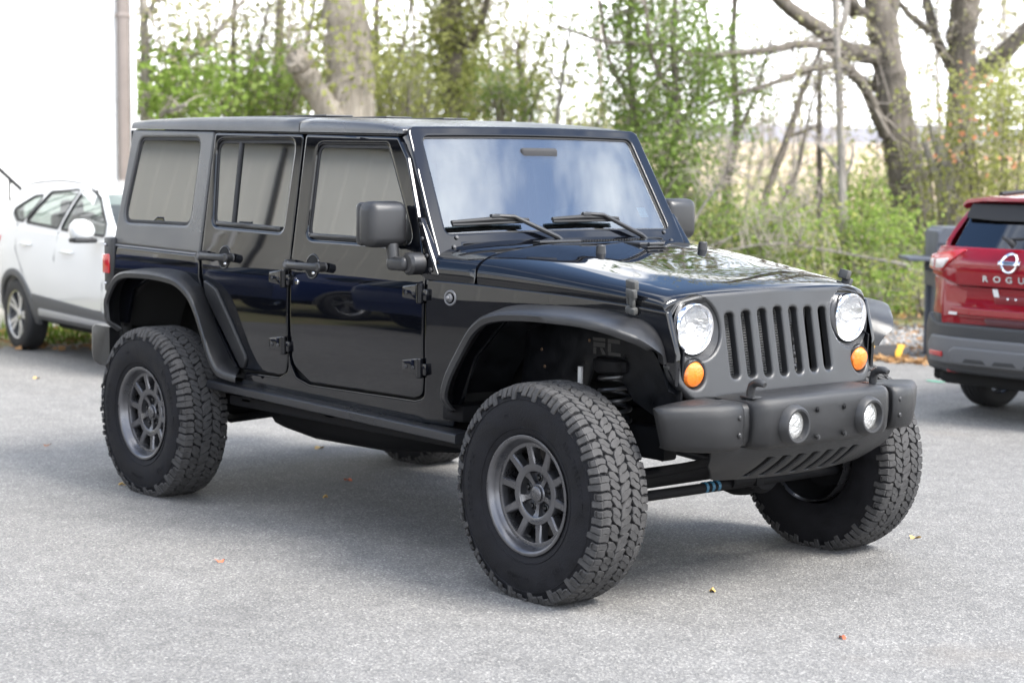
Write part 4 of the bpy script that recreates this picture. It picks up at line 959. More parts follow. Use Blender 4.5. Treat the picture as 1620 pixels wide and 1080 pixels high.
# stair with a black handrail against the wall
sx = bx+.75; q = at(34, 1, 300)-CAM; q = CAM+q*((sx+.5-CAM.x)/q.x); sy = q.y-.85; rz0 = q.z
st = tag(empty('stair', (sx, sy, 0)), 'outdoor stair with a black metal handrail at the far left edge, against the white building', 'stair')
b = B()
for i in range(12): b.box((0, 1.36-.19*(i+.5), (.167*(i+1))/2), (1.1, .19, .167*(i+1)), .008)
b.box((0, -1.9, 1.0), (1.1, 2.0, 2.0), .01)
b.build('steps', mat('concrete', (.38, .37, .35), .8, var=(6, .15), bump=(60, .2)), st)
b = B(); x = .5
a0, a1 = V((x, -2.8, rz0+1.535)), V((x, -.9, rz0+1.535)); a2 = V((x, .85, rz0))
b.tube([a0, a1, a2], .021, 8); b.tube([a0-V((0, 0, .80)), a1-V((0, 0, .80)), a2-V((0, 0, .80))], .014, 8)
for t in range(15): q = a1.lerp(a2, t/14); b.tube([q, q-V((0, 0, .80 if t < 14 else .92))], .013 if t % 14 else .024, 6)
for t in range(16): q = a0.lerp(a1, t/15.5); b.tube([q, q-V((0, 0, .80))], .013, 6)
b.build('handrail', mat('rail_black', (.03, .03, .032), .4), st)

# ================================================================== beige metal building across the lot (mirrored in the side glass)
wh = tag(empty('metal_warehouse', (-20, -11.0, 0), R_(-6)), 'beige ribbed-metal warehouse with dark eaves, mirrored in the side windows of the black off-roader', 'building')
b = B(); xs = np.arange(-24, 17, .45); prof = []
for x in xs: prof += [(x, 0), (x+.42, 0), (x+.428, .005), (x+.442, .005)]
b.loft([[V((x, y, z)) for x, y in prof] for z in (0, 5.05)], closed=False)
b.box((-3.5, -6, 2.75), (40.9, 11.6, 4.6))
b.build('ribbed_wall', mat('beige_metal', (.85, .82, .74), .45, var=(.8, .04)), wh, ang=20)
b = B(); b.box((-3.5, -.10, 5.14), (41.4, .5, .16), .02); b.build('eaves', mat('eaves_dark', (.03, .03, .033), .5), wh)
b = B(); b.box((-3.5, .05, .45), (41, .06, .9)); b.build('base_course', mat('base_grey_block', (.12, .12, .125), .7, var=(3, .2)), wh)
for x in (.55, .95):
    b = B(); b.tube([(x, .10, .3), (x, .10, 3.4+x*.3), (x, .02, 3.5+x*.3)], .05, 10); b.build('conduit', mat('door_white', (.7, .7, .7), .5), wh)
for x in (-17.5, -9.0, 1.6):
    b = B(); b.box((x, .08, 2.5), (.07, .09, 5.0), .01); b.build('downpipe', mat('pipe_dark', (.05, .05, .052), .4), wh)
b = B(); b.box((-1.2, .045, 1.1), (1.0, .08, 2.15), .01); b.build('door', mat('door_white', (.7, .7, .7), .5), wh)

# ================================================================== crossovers
tyre2 = mat('road_tyre', (.020, .020, .021), .7, bump=(200, .2))
alloy = mat('alloy_silver', (.55, .56, .58), .25, metal=.9)
def road_wheel(parent, loc, s, rad=.35, wid=.225, nsp=5):
    o = empty('wheel', loc, 0 if s < 0 else math.pi, parent); A = V((0, -1, 0)); h = wid/2
    b = B(); b.lathe([(rad*.66, h*.8), (rad*.70, h*.98), (rad*.84, h*1.02), (rad*.95, h*.9), (rad*.993, h*.72)]+[(q, w) for w0 in (.5, .17, -.17, -.5) for q, w in ((rad, h*(w0+.13)), (rad, h*(w0-.12)), (rad*.982, h*(w0-.125)), (rad*.982, h*(w0-.19)))]+[(rad*.993, -h*.72), (rad*.95, -h*.9), (rad*.84, -h*1.02), (rad*.68, -h*.9)], (0, 0, 0), A, 64); b.build('tyre', tyre2, o)
    b = B(); b.lathe([(rad*.66, -h*.8), (rad*.62, h*.2), (rad*.64, h*.82), (rad*.695, h*.92), (rad*.70, h*.84)], (0, 0, 0), A, 48)
    P = lambda r, a, w: V((r*math.cos(a), -w, r*math.sin(a)))
    for k in range(nsp*2):
        a = 2*math.pi*(k//2)/nsp+(.17 if k % 2 else -.17)
        b.loft([[P(r, a-q/r, w-.03), P(r, a-q/r, w), P(r, a+q/r, w), P(r, a+q/r, w-.03)] for r, q, w in ((rad*.12, .016, h*.62), (rad*.4, .018, h*.66), (rad*.66, .024, h*.80))])
    b.lathe([(rad*.17, h*.3), (rad*.17, h*.66), (rad*.13, h*.72), (0, h*.72)], (0, 0, 0), A, 24); b.build('rim', alloy, o)
    b = B(); b.lathe([(rad*.6, 0), (rad*.5, h*.1), (0, h*.1)], (0, 0, 0), A, 32); b.build('brake_disc', dsteel, o)
    return o

class Suv:
    """shape functions of a crossover: x forward from the rear axle, y left, z up"""
    def __init__(s, wb, hw, plan, top, belt, arch=.39, rad=.35):
        s.wb, s.arch, s.rad = wb, arch, rad; s.hwf = pch(*zip(*hw)); s.pl = pch(*zip(*plan)); s.top = pch(*zip(*top)); s.belt = belt; s.x0, s.x1 = plan[0][0], plan[-1][0]
    def w(s, x, z): return s.hwf(z)*s.pl(x)
    def zb(s, x, zmin):
        z = zmin
        for xc in (0, s.wb):
            d = abs(x-xc)
            if d < s.arch: z = max(z, s.rad+math.sqrt(s.arch**2-d*d))
        return z
    def ring(s, x, zmin, zt, crown=.015, r=.06):
        zl = s.zb(x, zmin); zt = max(zt, zl+.05); h = [V((x, s.w(x, zl+(zt-r-zl)*i/9), zl+(zt-r-zl)*i/9)) for i in range(10)]
        w = s.w(x, zt-r)
        for a in (.35, .7, 1.0, 1.3): h.append(V((x, w-r*1.2*(1-math.cos(a))*1.0-.0, zt-r+r*math.sin(a))))
        for t in (.75, .5, .25): h.append(V((x, h[13].y*t, zt+crown*(1-t*t))))
        return [V((p.x, -p.y, p.z)) for p in h]+[V((x, 0, zt+crown))]+h[::-1]
    def sidefn(s, sg): return lambda u, v, w: V((u, sg*(s.w(u, v)+w), v))

def crossover(name, label, P, loc, rz, scale, S, group=None):
    root = tag(empty(name, loc, rz), label, 'car', group); root.scale = (scale,)*3
    xs = sorted(set([round(x, 3) for x in np.linspace(S.x0, S.x1, 60)]+[round(xc+d, 3) for xc in (0, S.wb) for d in np.linspace(-S.arch, S.arch, 25)]+[round(xc+sg*(S.arch+.002), 3) for xc in (0, S.wb) for sg in (-1, 1)]))
    b = B(); b.loft([S.ring(x, .36, min(S.top(x), S.belt(x))) for x in xs]); body = b.build('body', P['paint'], root, ang=40)
    b = B(); b.box((S.wb/2, 0, .47), (S.wb+.9, 1.34, .40), .03); b.box((S.wb/2, 0, .32), (S.wb-.9, 1.3, .16), .03); b.build('underbody', cavity, root)
    # roof shell
    rx = [x for x in np.linspace(S.x0, S.x1, 80) if S.top(x) > S.belt(x)+.335]
    def rr(x):
        zt = S.top(x); q = S.ring(x, zt-.09, zt, .02, .05); return q
    b = B(); b.loft([[V((p.x, p.y, max(p.z, S.top(x)-.085))) for p in rr(x)] for x in rx]); b.build('roof', P['paint'], root, ang=40)
    for sg in SD:
        f = S.sidefn(sg)
        d = b = B(); b.plate(P['green'], f, -.05, -.002, holes=P['dlo'], ch=.006, hch=.008, step=.1); q = b.build('pillar_frame', P.get('pillar', P['paint']), root)
        for hole in P['dlo']:
            hole = resample(hole, .06); hole = hole if area2(hole) > 0 else hole[::-1]
            B().plate(inset(hole, -.012), f, -.02, .002, holes=[inset(hole, .014)], ch=.003, ring=False).build('window_seal', sealm, q)
            B().plate(inset(hole, .008), f, -.016, -.010, ch=.001, ring=False).build('window', P['glass'], q, ang=14)
        # sill cladding and arch trims
        B().plate(P['sill'], f, -.03, .012, ch=.008, step=.1, ring=False).build('sill_cladding', P['clad'], root)
        for xc in (0, S.wb):
            arc = lambda r, n=26, a0=-.16: [V((xc+r*math.cos(a0+(math.pi-2*a0)*i/n), S.rad+r*math.sin(a0+(math.pi-2*a0)*i/n))) for i in range(n+1)]
            B().plate(arc(S.arch+.065)+arc(S.arch-.005)[::-1], lambda u, v, w, sg=sg: V((max(S.x0, min(S.x1, u)), sg*(S.w(u, v)+w), v)), -.03, .014, ch=.006, step=.06, ring=False).build('arch_trim', P['clad'], root)
            road_wheel(root, (xc, sg*.795, S.rad), sg, S.rad)
        for lines in P.get('door_lines', []):
            b = B(); pts = [f(u, v, .001) for u, v in lines]; b.tube(pts, .004, 5); b.build('door_gap', cavity, body)
        for u0, u1, z in P.get('handles', []):
            b = B(); pts = [f(u0, z, .0), f(u0+.02, z, .028), f((u0+u1)/2, z+.004, .036), f(u1-.02, z, .028), f(u1, z, .0)]; b.tube(pts, [.012, .014, .014, .014, .012], 8); b.build('door_handle', P['paint'], root)
        if 'mirror' in P:
            mx0, mz = P['mirror']; b = B(); b.loft([[V((mx0+dx+.5*h*math.cos(a)*.9, sg*y, mz+h*math.sin(a)*.55)) for a in [k*math.pi/8 for k in range(16)]] for y, h, dx in ((.93, .06, 0), (.96, .14, 0), (1.02, .19, -.01), (1.10, .18, -.02), (1.14, .10, -.03))]); m_ = b.build('side_mirror', P['paint'], root, ang=60)
            b = B(); b.box((mx0-.01, sg*1.03, mz-.085), (.17, .22, .045), .02); b.build('mirror_base', sealm, m_)
    b = B()
    for x, y in ((1.55, .38), (1.55, -.38), (.55, .38), (.55, -.38)): b.box((x, y, .80), (.5, .5, .2), .06); b.box((x-.27, y, 1.08), (.14, .46, .56), .05, Matrix.Rotation(R_(-14), 3, 'Y')); b.box((x-.36, y, 1.40), (.09, .24, .15), .04)
    b.box((2.15, 0, .98), (.3, 1.3, .16), .05); b.build('seats', mat('seat_grey', (.20, .20, .19), .8), root)
    # glass front and rear
    for nm, xf in (('windshield', P['wsx']), ('rear_window', P['rwx'])):
        (xa, za), (xb, zb_) = xf; wa, wb_ = S.w(xa, za)-.06, S.w(xb, zb_)-.07
        fn = lambda u, v, w, xa=xa, za=za, xb=xb, zb_=zb_, k=(1 if nm[0] == 'w' else -1): V((xa+(xb-xa)*v+k*(.07*(1-(u/.7)**2)-.03)+w*.6*k, u, za+(zb_-za)*v+w*.8))
        B().plate(rp([(-wa, 0, .05), (wa, 0, .05), (wb_, 1, .05), (-wb_, 1, .05)]), fn, -.012, 0, ch=.003, step=.1, ring=False).build(nm, P['glass2'], root, ang=14)
    return root, body

HWT = [(.25, .82), (.45, .885), (.75, .92), (.95, .91), (1.1, .885), (1.25, .845), (1.45, .76), (1.65, .65)]
S1 = Suv(2.67, HWT, [(-.90, .80), (-.84, .88), (-.65, .955), (-.2, 1), (2.7, 1), (3.1, .955), (3.4, .86), (3.54, .72), (3.57, .66)], [(-.90, .90), (-.86, 1.02), (-.74, 1.22), (-.60, 1.42), (-.45, 1.56), (-.1, 1.635), (.6, 1.665), (1.2, 1.64), (1.70, 1.51), (2.25, 1.20), (2.42, 1.10), (2.9, 1.04), (3.3, .93), (3.5, .78), (3.57, .62)], pch([-.9, 0, 1, 2.1, 2.5], [1.27, 1.245, 1.215, 1.185, 1.17]))
def white_params(paint_m, gl):
    return dict(paint=paint_m, glass=gl, glass2=gl, clad=mat('grey_cladding', (.085, .086, .088), .6, bump=(400, .15)), pillar=paint_m,
    green=[V(p) for p in ((-.74, 1.20), (2.36, 1.16), (2.28, 1.22), (1.72, 1.545), (1.25, 1.645), (.6, 1.66), (-.1, 1.63), (-.45, 1.54), (-.60, 1.40))],
    dlo=[rp([(1.055, 1.222, .03), (2.10, 1.195, .03), (2.06, 1.30, .05), (1.70, 1.525, .1), (1.50, 1.585, .08), (1.21, 1.600, .04)]), rp([(.115, 1.262, .04), (.985, 1.228, .03), (1.145, 1.598, .03), (.46, 1.560, .08)]), rp([(-.31, 1.37, .06), (-.10, 1.275, .04), (.075, 1.268, .03), (.37, 1.535, .05), (.10, 1.515, .1)])],
    sill=rp([(.44, .335, .02), (2.24, .335, .02), (2.25, .50, .02), (2.0, .52), (.44, .585, .02)]),
    door_lines=[[(1.03, 1.2), (1.02, .95), (1.05, .52)], [(-.06, 1.25), (.02, 1.0), (.22, .80), (.40, .62), (.45, .54), (1.05, .52), (2.1, .52), (2.16, .75), (2.17, 1.1)]], handles=[(.17, .42, 1.055), (1.20, 1.46, 1.02)], mirror=(2.02, 1.245), wsx=((2.42, 1.12), (1.60, 1.56)), rwx=((-.80, 1.22), (-.50, 1.55)))
whitep = mat('white_car_paint', (.62, .625, .62), .25, coat=1, coat_r=.02)
wc, wb_ = crossover('crossover_car', 'white crossover with grey plastic cladding, parked behind the black off-roader on the left', white_params(whitep, clear_glass), (-9.86, 2.50, 0), R_(-5), .885, S1)
b = B(); b.plate(rp([(.55, .375, .02), (2.2, .375, .02), (2.2, .425, .02), (.60, .45, .03)]), S1.sidefn(-1), .008, .022, ch=.006, ring=False); b.build('silver_sill_strip', mat('silver_trim', (.42, .42, .43), .4, metal=.3), wc)
b = B(); b.tube([(1.15, .1, 1.66), (.98, .1, 1.90)], [.006, .003], 6); b.build('antenna', sealm, wc)
for s in SD:
    b = B(); b.tube([S1.sidefn(s)(x, S1.top(x)-.045, -.045)+V((0, 0, .055)) for x in np.linspace(-.3, 1.5, 9)], .016, 8); b.build('roof_rail', mat('rail_silver', (.5, .5, .51), .35, metal=.6), wc)
    b = B(); b.plate(rp([(-.86, 1.10, .02), (-.45, 1.12, .03), (-.55, .96, .03), (-.88, .95, .02)]), S1.sidefn(s), -.02, .008, ch=.006, ring=False); b.build('tail_light', redl, wc)
    b = B(); b.plate(rp([(2.95, .92, .02), (3.42, .82, .02), (3.48, .70, .02), (3.1, .74, .03)]), S1.sidefn(s), -.02, .006, ch=.006, ring=False); b.build('headlight', lens_glass, wc)
# two dark blue cars parked along the warehouse, seen only as reflections in the doors
bluep = mat('blue_car_paint', (.010, .022, .085), .25, coat=1)
bc, _ = crossover('parked_car', 'dark blue crossover parked by the warehouse, mirrored in the front door of the black off-roader', white_params(bluep, dark_glass), (-12.6, -8.2, 0), R_(-90), 1, S1, 'dark cars parked along the warehouse')
for x, lab in ((-17.2, 'dark blue crossover by the warehouse, mirrored in the rear door of the black off-roader'), (-9.4, 'dark blue crossover by the warehouse, mirrored at the front edge of the front door')):
    c = copy_tree(bc); c.location = (x, -8.0, 0); c['label'] = lab

# ---- red car seen from behind
S2 = Suv(2.70, [(.25, .80), (.45, .88), (.75, .915), (.95, .915), (1.15, .89), (1.30, .84), (1.5, .75), (1.72, .64)], [(-.89, .68), (-.86, .75), (-.80, .84), (-.70, .92), (-.5, .975), (-.2, 1), (2.7, 1), (3.2, .95), (3.55, .80), (3.62, .7)], [(-.89, 1.02), (-.86, 1.15), (-.80, 1.27), (-.66, 1.45), (-.52, 1.62), (-.40, 1.675), (0, 1.71), (.7, 1.72), (1.3, 1.68), (1.8, 1.53), (2.35, 1.20), (2.5, 1.12), (3.0, 1.06), (3.4, .95), (3.62, .70)], pch([-.9, 0, 1, 2.2, 2.6], [1.30, 1.27, 1.24, 1.21, 1.19]))
redp = mat('red_car_paint', (.23, .002, .009), .3, coat=1, coat_r=.015, coat_ior=1.5, spec=.1)
P2 = white_params(redp, dark_glass); P2['clad'] = mat('dark_cladding', (.032, .033, .035), .55, bump=(400, .1)); P2['wsx'] = ((2.5, 1.14), (1.7, 1.58)); P2['rwx'] = ((-.845, 1.30), (-.56, 1.645))
P2['green'] = [V(p) for p in ((-.74, 1.22), (2.42, 1.18), (2.36, 1.22), (1.80, 1.545), (1.3, 1.69), (.6, 1.715), (0, 1.70), (-.40, 1.66), (-.55, 1.57), (-.72, 1.36))]
P2['dlo'] = [[p+V((0, .055)) for p in q] for q in P2['dlo']]
P2.pop('mirror'); P2['pillar'] = redp
rc, rb = crossover('crossover_car', 'bright red crossover seen from behind at the right edge of the lot', P2, (-1.715, 5.42, 0), R_(90), .87, S2)
rb.data.materials.append(P2['clad'])
for q in rb.data.polygons:
    if q.center.x < -.43 and q.center.z < .74: q.material_index = 1
# rear surface: x as a function of (y, z)
RZ = pch([.30, .55, .70, .78, .98, 1.02, 1.20, 1.30], [-.885, -.93, -.93, -.918, -.905, -.925, -.935, -.880])
def rear(u, v, w): return V((RZ(v)+.20*(abs(u)/.9)**4-w+.03*(u/.9)**2, u, v))
K = dict(ch=.010, step=.06)
# upper hatch with the emblem, crease, number-plate recess below
ht_ = empty('hatch', parent=rc)
J2 = lambda b, n, m, p=None, **k: b.build(n, m, p or rc, **k)
J2(B().plate(rp([(-.82, 1.10, .04), (-.62, 1.06, .03), (-.5, 1.03, .05), (.5, 1.03, .05), (.62, 1.06, .03), (.82, 1.10, .04), (.77, 1.315, .05), (-.77, 1.315, .05)]), rear, -.10, .022, **K), 'hatch_upper_panel', redp, ht_, ang=50)
J2(B().plate(rp([(-.84, .775, .05), (.84, .775, .05), (.80, 1.09, .03), (.62, 1.05, .05), (.5, 1.02, .05), (-.5, 1.02, .05), (-.62, 1.05, .05), (-.80, 1.09, .03)]), rear, -.08, .0, **K), 'hatch_lower_panel', redp, ht_, ang=50)
J2(B().plate(rp([(-.60, .80, .05), (.60, .80, .05), (.66, .865, .03), (-.66, .865, .03)]), rear, -.02, .020, **K), 'hatch_lower_crease', redp, ht_, ang=50)
J2(B().plate(rp([(-.16, .905, .03), (.16, .905, .03), (.16, .965, .03), (-.16, .965, .03)]), rear, -.01, .006, ch=.004, step=.05, ring=False), 'plate_bracket', mat('bracket_red', (.16, .005, .010), .35), ht_)
for y in (-.035, .035): J2(B().ball(rear(y, .945, .008), .011), 'plate_screw', chrome, ht_)
J2(B().plate([(.115, .955), (.16, .955), (.165, 1.015), (.12, 1.015)], rear, .0, .0065, ch=.001, ring=False), 'white_tag', mat('tag_white', (.75, .75, .75), .5), ht_)
J2(B().plate(rp([(-.19, .735, .03), (.19, .735, .03), (.24, .79, .02), (-.24, .79, .02)]), rear, .0, .024, ch=.008, ring=False), 'hatch_handle_recess', mat('recess_shade_red', (.05, .003, .006), .4), ht_)  # raised plate; the shade of the recess is painted as darker red
# emblem: ring with a bar across; letters below
b = B(); E_ = lambda a, r: rear(r*math.cos(a), 1.215+r*math.sin(a), .034)
b.tube([E_(a, .068) for a in np.linspace(0, 2*math.pi, 41)], .0095, 8)
b.plate(rp([(-.092, 1.201, .004), (.092, 1.201, .004), (.092, 1.229, .004), (-.092, 1.229, .004)]), rear, .022, .040, ch=.003, ring=False)
em = J2(b, 'emblem', chrome, ht_)
b = B(); b.text('NISSAN', .026, lambda u, v, w: rear(-u, 1.215+v, .040+w), .002, spacing=1.1, bold=.0006); J2(b, 'emblem_lettering', dsteel, em)
for i, c in enumerate('ROGUE'): b = B(); b.text(c, .066, lambda u, v, w: rear(-u*1.25-(i-2)*.106, 1.088+v*.95, .024+w), .006, bold=.0016); J2(b, 'name_letter', chrome, ht_)
b = B(); b.plate(rp([(.49, .80), (.63, .80), (.63, .822), (.49, .822)]), rear, .020, .0225, ch=.0005, ring=False)
J2(b, 'dealer_badge', mat('badge_silver', (.65, .62, .6), .4), ht_)
for s in SD:
    J2(B().plate(rp([(s*.875, 1.135, .02), (s*.845, 1.245, .02), (s*.50, 1.30, .02), (s*.42, 1.30, .01), (s*.60, 1.175, .03), (s*.66, 1.125, .02)]), rear, -.12, .034, ch=.012, step=.05), 'tail_light', redl, ang=50)
    J2(B().plate(rp([(s*.85, 1.155, .012), (s*.83, 1.215, .012), (s*.76, 1.22), (s*.765, 1.150)]), rear, .0, .042, ch=.006, ring=False), 'reverse_light', mat('clear_lamp', (.55, .50, .48), .15, coat=1))
    J2(B().plate(rp([(s*.745, 1.145, .012), (s*.735, 1.215, .012), (s*.55, 1.235, .02), (s*.64, 1.150, .02)]), rear, .0, .044, ch=.006, ring=False), 'reverse_light', mat('clear_lamp', (.5, .5, .5), .15))
    J2(B().plate(rp([(s*.78, .475, .01), (s*.60, .475, .01), (s*.60, .515, .01), (s*.77, .515, .01)]), rear, .03, .070, ch=.006, ring=False), 'reflector', redl)
    b = B(); b.tube([S2.sidefn(s)(x, S2.top(x)-.05, -.05)+V((0, 0, .06)) for x in np.linspace(-.2, 1.5, 9)], .018, 8); J2(b, 'roof_rail', sealm)
J2(B().plate(rp([(-.92, .36, .08), (.92, .36, .08), (.93, .68, .04), (.88, .80, .05), (.80, .765, .05), (.7, .735, .05), (-.7, .735, .05), (-.80, .765, .05), (-.88, .80, .05), (-.93, .68, .04)]), rear, -.12, .035, ch=.02, step=.06), 'rear_bumper', P2['clad'], ang=50)
skid = mat('skid_grey', (.115, .117, .122), .5, bump=(300, .1))
sk = J2(B().plate(rp([(-.80, .42, .04), (.80, .42, .04), (.83, .56, .04), (.76, .635, .05), (-.76, .635, .05), (-.83, .56, .04)]), rear, .0, .055, ch=.016, step=.06), 'bumper_skid', skid, ang=50)
J2(B().plate(rp([(-.50, .43, .03), (.50, .43, .03), (.53, .53, .04), (.46, .565, .04), (-.46, .565, .04), (-.53, .53, .04)]), rear, .02, .072, ch=.012, step=.06), 'skid_centre', skid, sk, ang=50)
for y in (-.27, 0, .27): J2(B().plate(rp([(y-.11, .450), (y+.11, .450), (y+.08, .480), (y-.08, .480)]), rear, .05, .0735, ch=.002, ring=False), 'skid_slot', P2['clad'], sk)
for s in SD: B().plate(rp([(-.868, .365, .02), (-.445, .365, .01), (-.445, .52), (-.47, .70, .03), (-.60, .79, .03), (-.868, .80, .02)]), S2.sidefn(s), -.03, .016, ch=.008, step=.06, ring=False).build('corner_cladding', P2['clad'], rc)
b = B(); b.box((-.62, 0, .33), (.32, 1.5, .16), .05); b.build('lower_valance', cavity, rc)
b = B(); b.tube([(-.5, -.7, .285), (-.5, .45, .285)], .022, 10); b.build('axle_beam', mat('axle_tan', (.16, .13, .10), .5, metal=.3), rc)
for s in SD: b = B(); b.box((-.62, s*.80, .36), (.10, .16, .20), .03); b.build('mud_guard', cavity, rc)
# spoiler, wiper
b = B(); b.loft([[V((x-.10*(1-(y/.7)**2)*1.0, y, z)) for x, z in ((-.36, 1.70-k), (-.52, 1.705-k), (-.60, 1.69-k), (-.605, 1.665-k), (-.56, 1.645-k), (-.36, 1.66-k))] for y, k in ((-.68, .05), (-.64, .022), (-.45, .004), (0, 0), (.45, .004), (.64, .022), (.68, .05))]); b.build('roof_spoiler', redp, rc, ang=50)
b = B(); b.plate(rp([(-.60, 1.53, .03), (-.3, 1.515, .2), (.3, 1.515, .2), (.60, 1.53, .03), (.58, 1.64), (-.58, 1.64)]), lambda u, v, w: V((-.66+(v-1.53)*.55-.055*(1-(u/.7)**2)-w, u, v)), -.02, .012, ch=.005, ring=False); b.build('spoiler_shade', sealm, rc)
b = B(); b.tube([(-.905, 0, 1.345), (-.93, .02, 1.37), (-.905, .10, 1.40)], [.03, .022, .012], 10); b.tube([(-.915, .06, 1.385), (-.87, -.35, 1.42)], .012, 8); b.build('rear_wiper', sealm, rc)

# ================================================================== small things by the gravel
pc = at(1498, 16.5, z=-.04); lat_a = math.atan2(rt.y, rt.x)
mc = tag(empty('metal_cabinet', (pc.x, pc.y, 0), lat_a), 'slate-grey metal cabinet with a flat side shelf, standing behind the red car', 'cabinet')
slate = mat('slate_metal', (.075, .085, .105), .5, var=(4, .1))
b = B(); b.box((.30, .2, .86), (.84, .5, .50), .02); b.box((.30, .2, .35), (.75, .42, .60), .01); b.build('cabinet_body', slate, mc)
b = B(); b.loft([[V((x, y, z)) for x, z in ((-.115, 1.0), (-.115, 1.08), (-.06, 1.135), (.66, 1.135), (.715, 1.08), (.715, 1.0))] for y in (-.07, .47)]); b.build('cabinet_lid', slate, mc)
b = B(); b.box((-.24, .12, .862), (.28, .42, .035), .006); b.box((-.15, .12, .80), (.08, .03, .10), .004); b.build('side_shelf', slate, mc)
for x, y in ((-.08, 0), (.66, 0), (-.08, .4), (.66, .4)): b = B(); b.box((x, y, .31), (.07, .06, .64), .005); b.build('leg', slate, mc)
p1 = at(1434, 16.55, z=0); q = V((rt.x, rt.y, 0)).normalized()
pb = tag(empty('parking_block', p1-q*.92, math.atan2(q.y, q.x)), 'black rubber parking block with yellow bands at the edge of the gravel', 'parking block')
b = B(); xs = [-.92, -.90, .90, .92]; b.loft([[V((x, y*k, z*k2)) for y, z in ((-.075, -.005), (-.07, .05), (-.045, .10), (.045, .10), (.07, .05), (.075, -.005))] for x, k, k2 in ((-.92, .8, .6), (-.88, 1, 1), (.88, 1, 1), (.92, .8, .6))]); b.build('rubber_curb', mat('curb_rubber', (.03, .03, .032), .7, bump=(200, .2)), pb, ang=25)
for x in (-.75, -.32, .11, .54, .84):
    w = .065 if x < .8 else .03
    b = B(); b.loft([[V((x+dx+(.03 if z > .06 else 0), y, z)) for y, z in ((-.0785, .0), (-.0735, .051), (-.0475, .1035), (.0475, .1035), (.0735, .051), (.0785, .0))] for dx in (-w, w)]); b.build('yellow_band', mat('curb_yellow', (.70, .40, .03), .6, var=(20, .2)), pb, ang=25)
# ================================================================== trees and undergrowth behind the lot
bark1 = bark_mat('bark_grey', [(.085, .072, .058), (.155, .134, .112), (.205, .18, .152)])
bark4 = bark_mat('bark_sunlit', [(.19, .16, .13), (.33, .29, .24), (.43, .385, .33)])  # brightened copy of the grey bark; sunlight on the trunk is in the colour
bark2 = bark_mat('bark_brown', [(.08, .068, .055), (.17, .145, .12), (.25, .215, .18)])
bark3 = bark_mat('bark_pale', [(.17, .155, .135), (.29, .265, .235), (.38, .35, .31)])
twigm = mat('twig_grey', (.30, .265, .23), .8, var=(8, .3))
LM = dict(fresh=leaf_mat('leaves_fresh', [(.14, .22, .04), (.24, .34, .08), (.38, .46, .16)], .5), yellow=leaf_mat('leaves_yellow', [(.22, .25, .06), (.34, .36, .12), (.48, .48, .22)], .5),
          mid=leaf_mat('leaves_mid', [(.11, .18, .04), (.19, .27, .07), (.31, .38, .15)], .45), bud=leaf_mat('leaves_bud', [(.24, .22, .12), (.36, .35, .19), (.45, .45, .27)], .4), red=leaf_mat('leaves_red', [(.55, .20, .10), (.62, .28, .16), (.64, .38, .24)], .5))
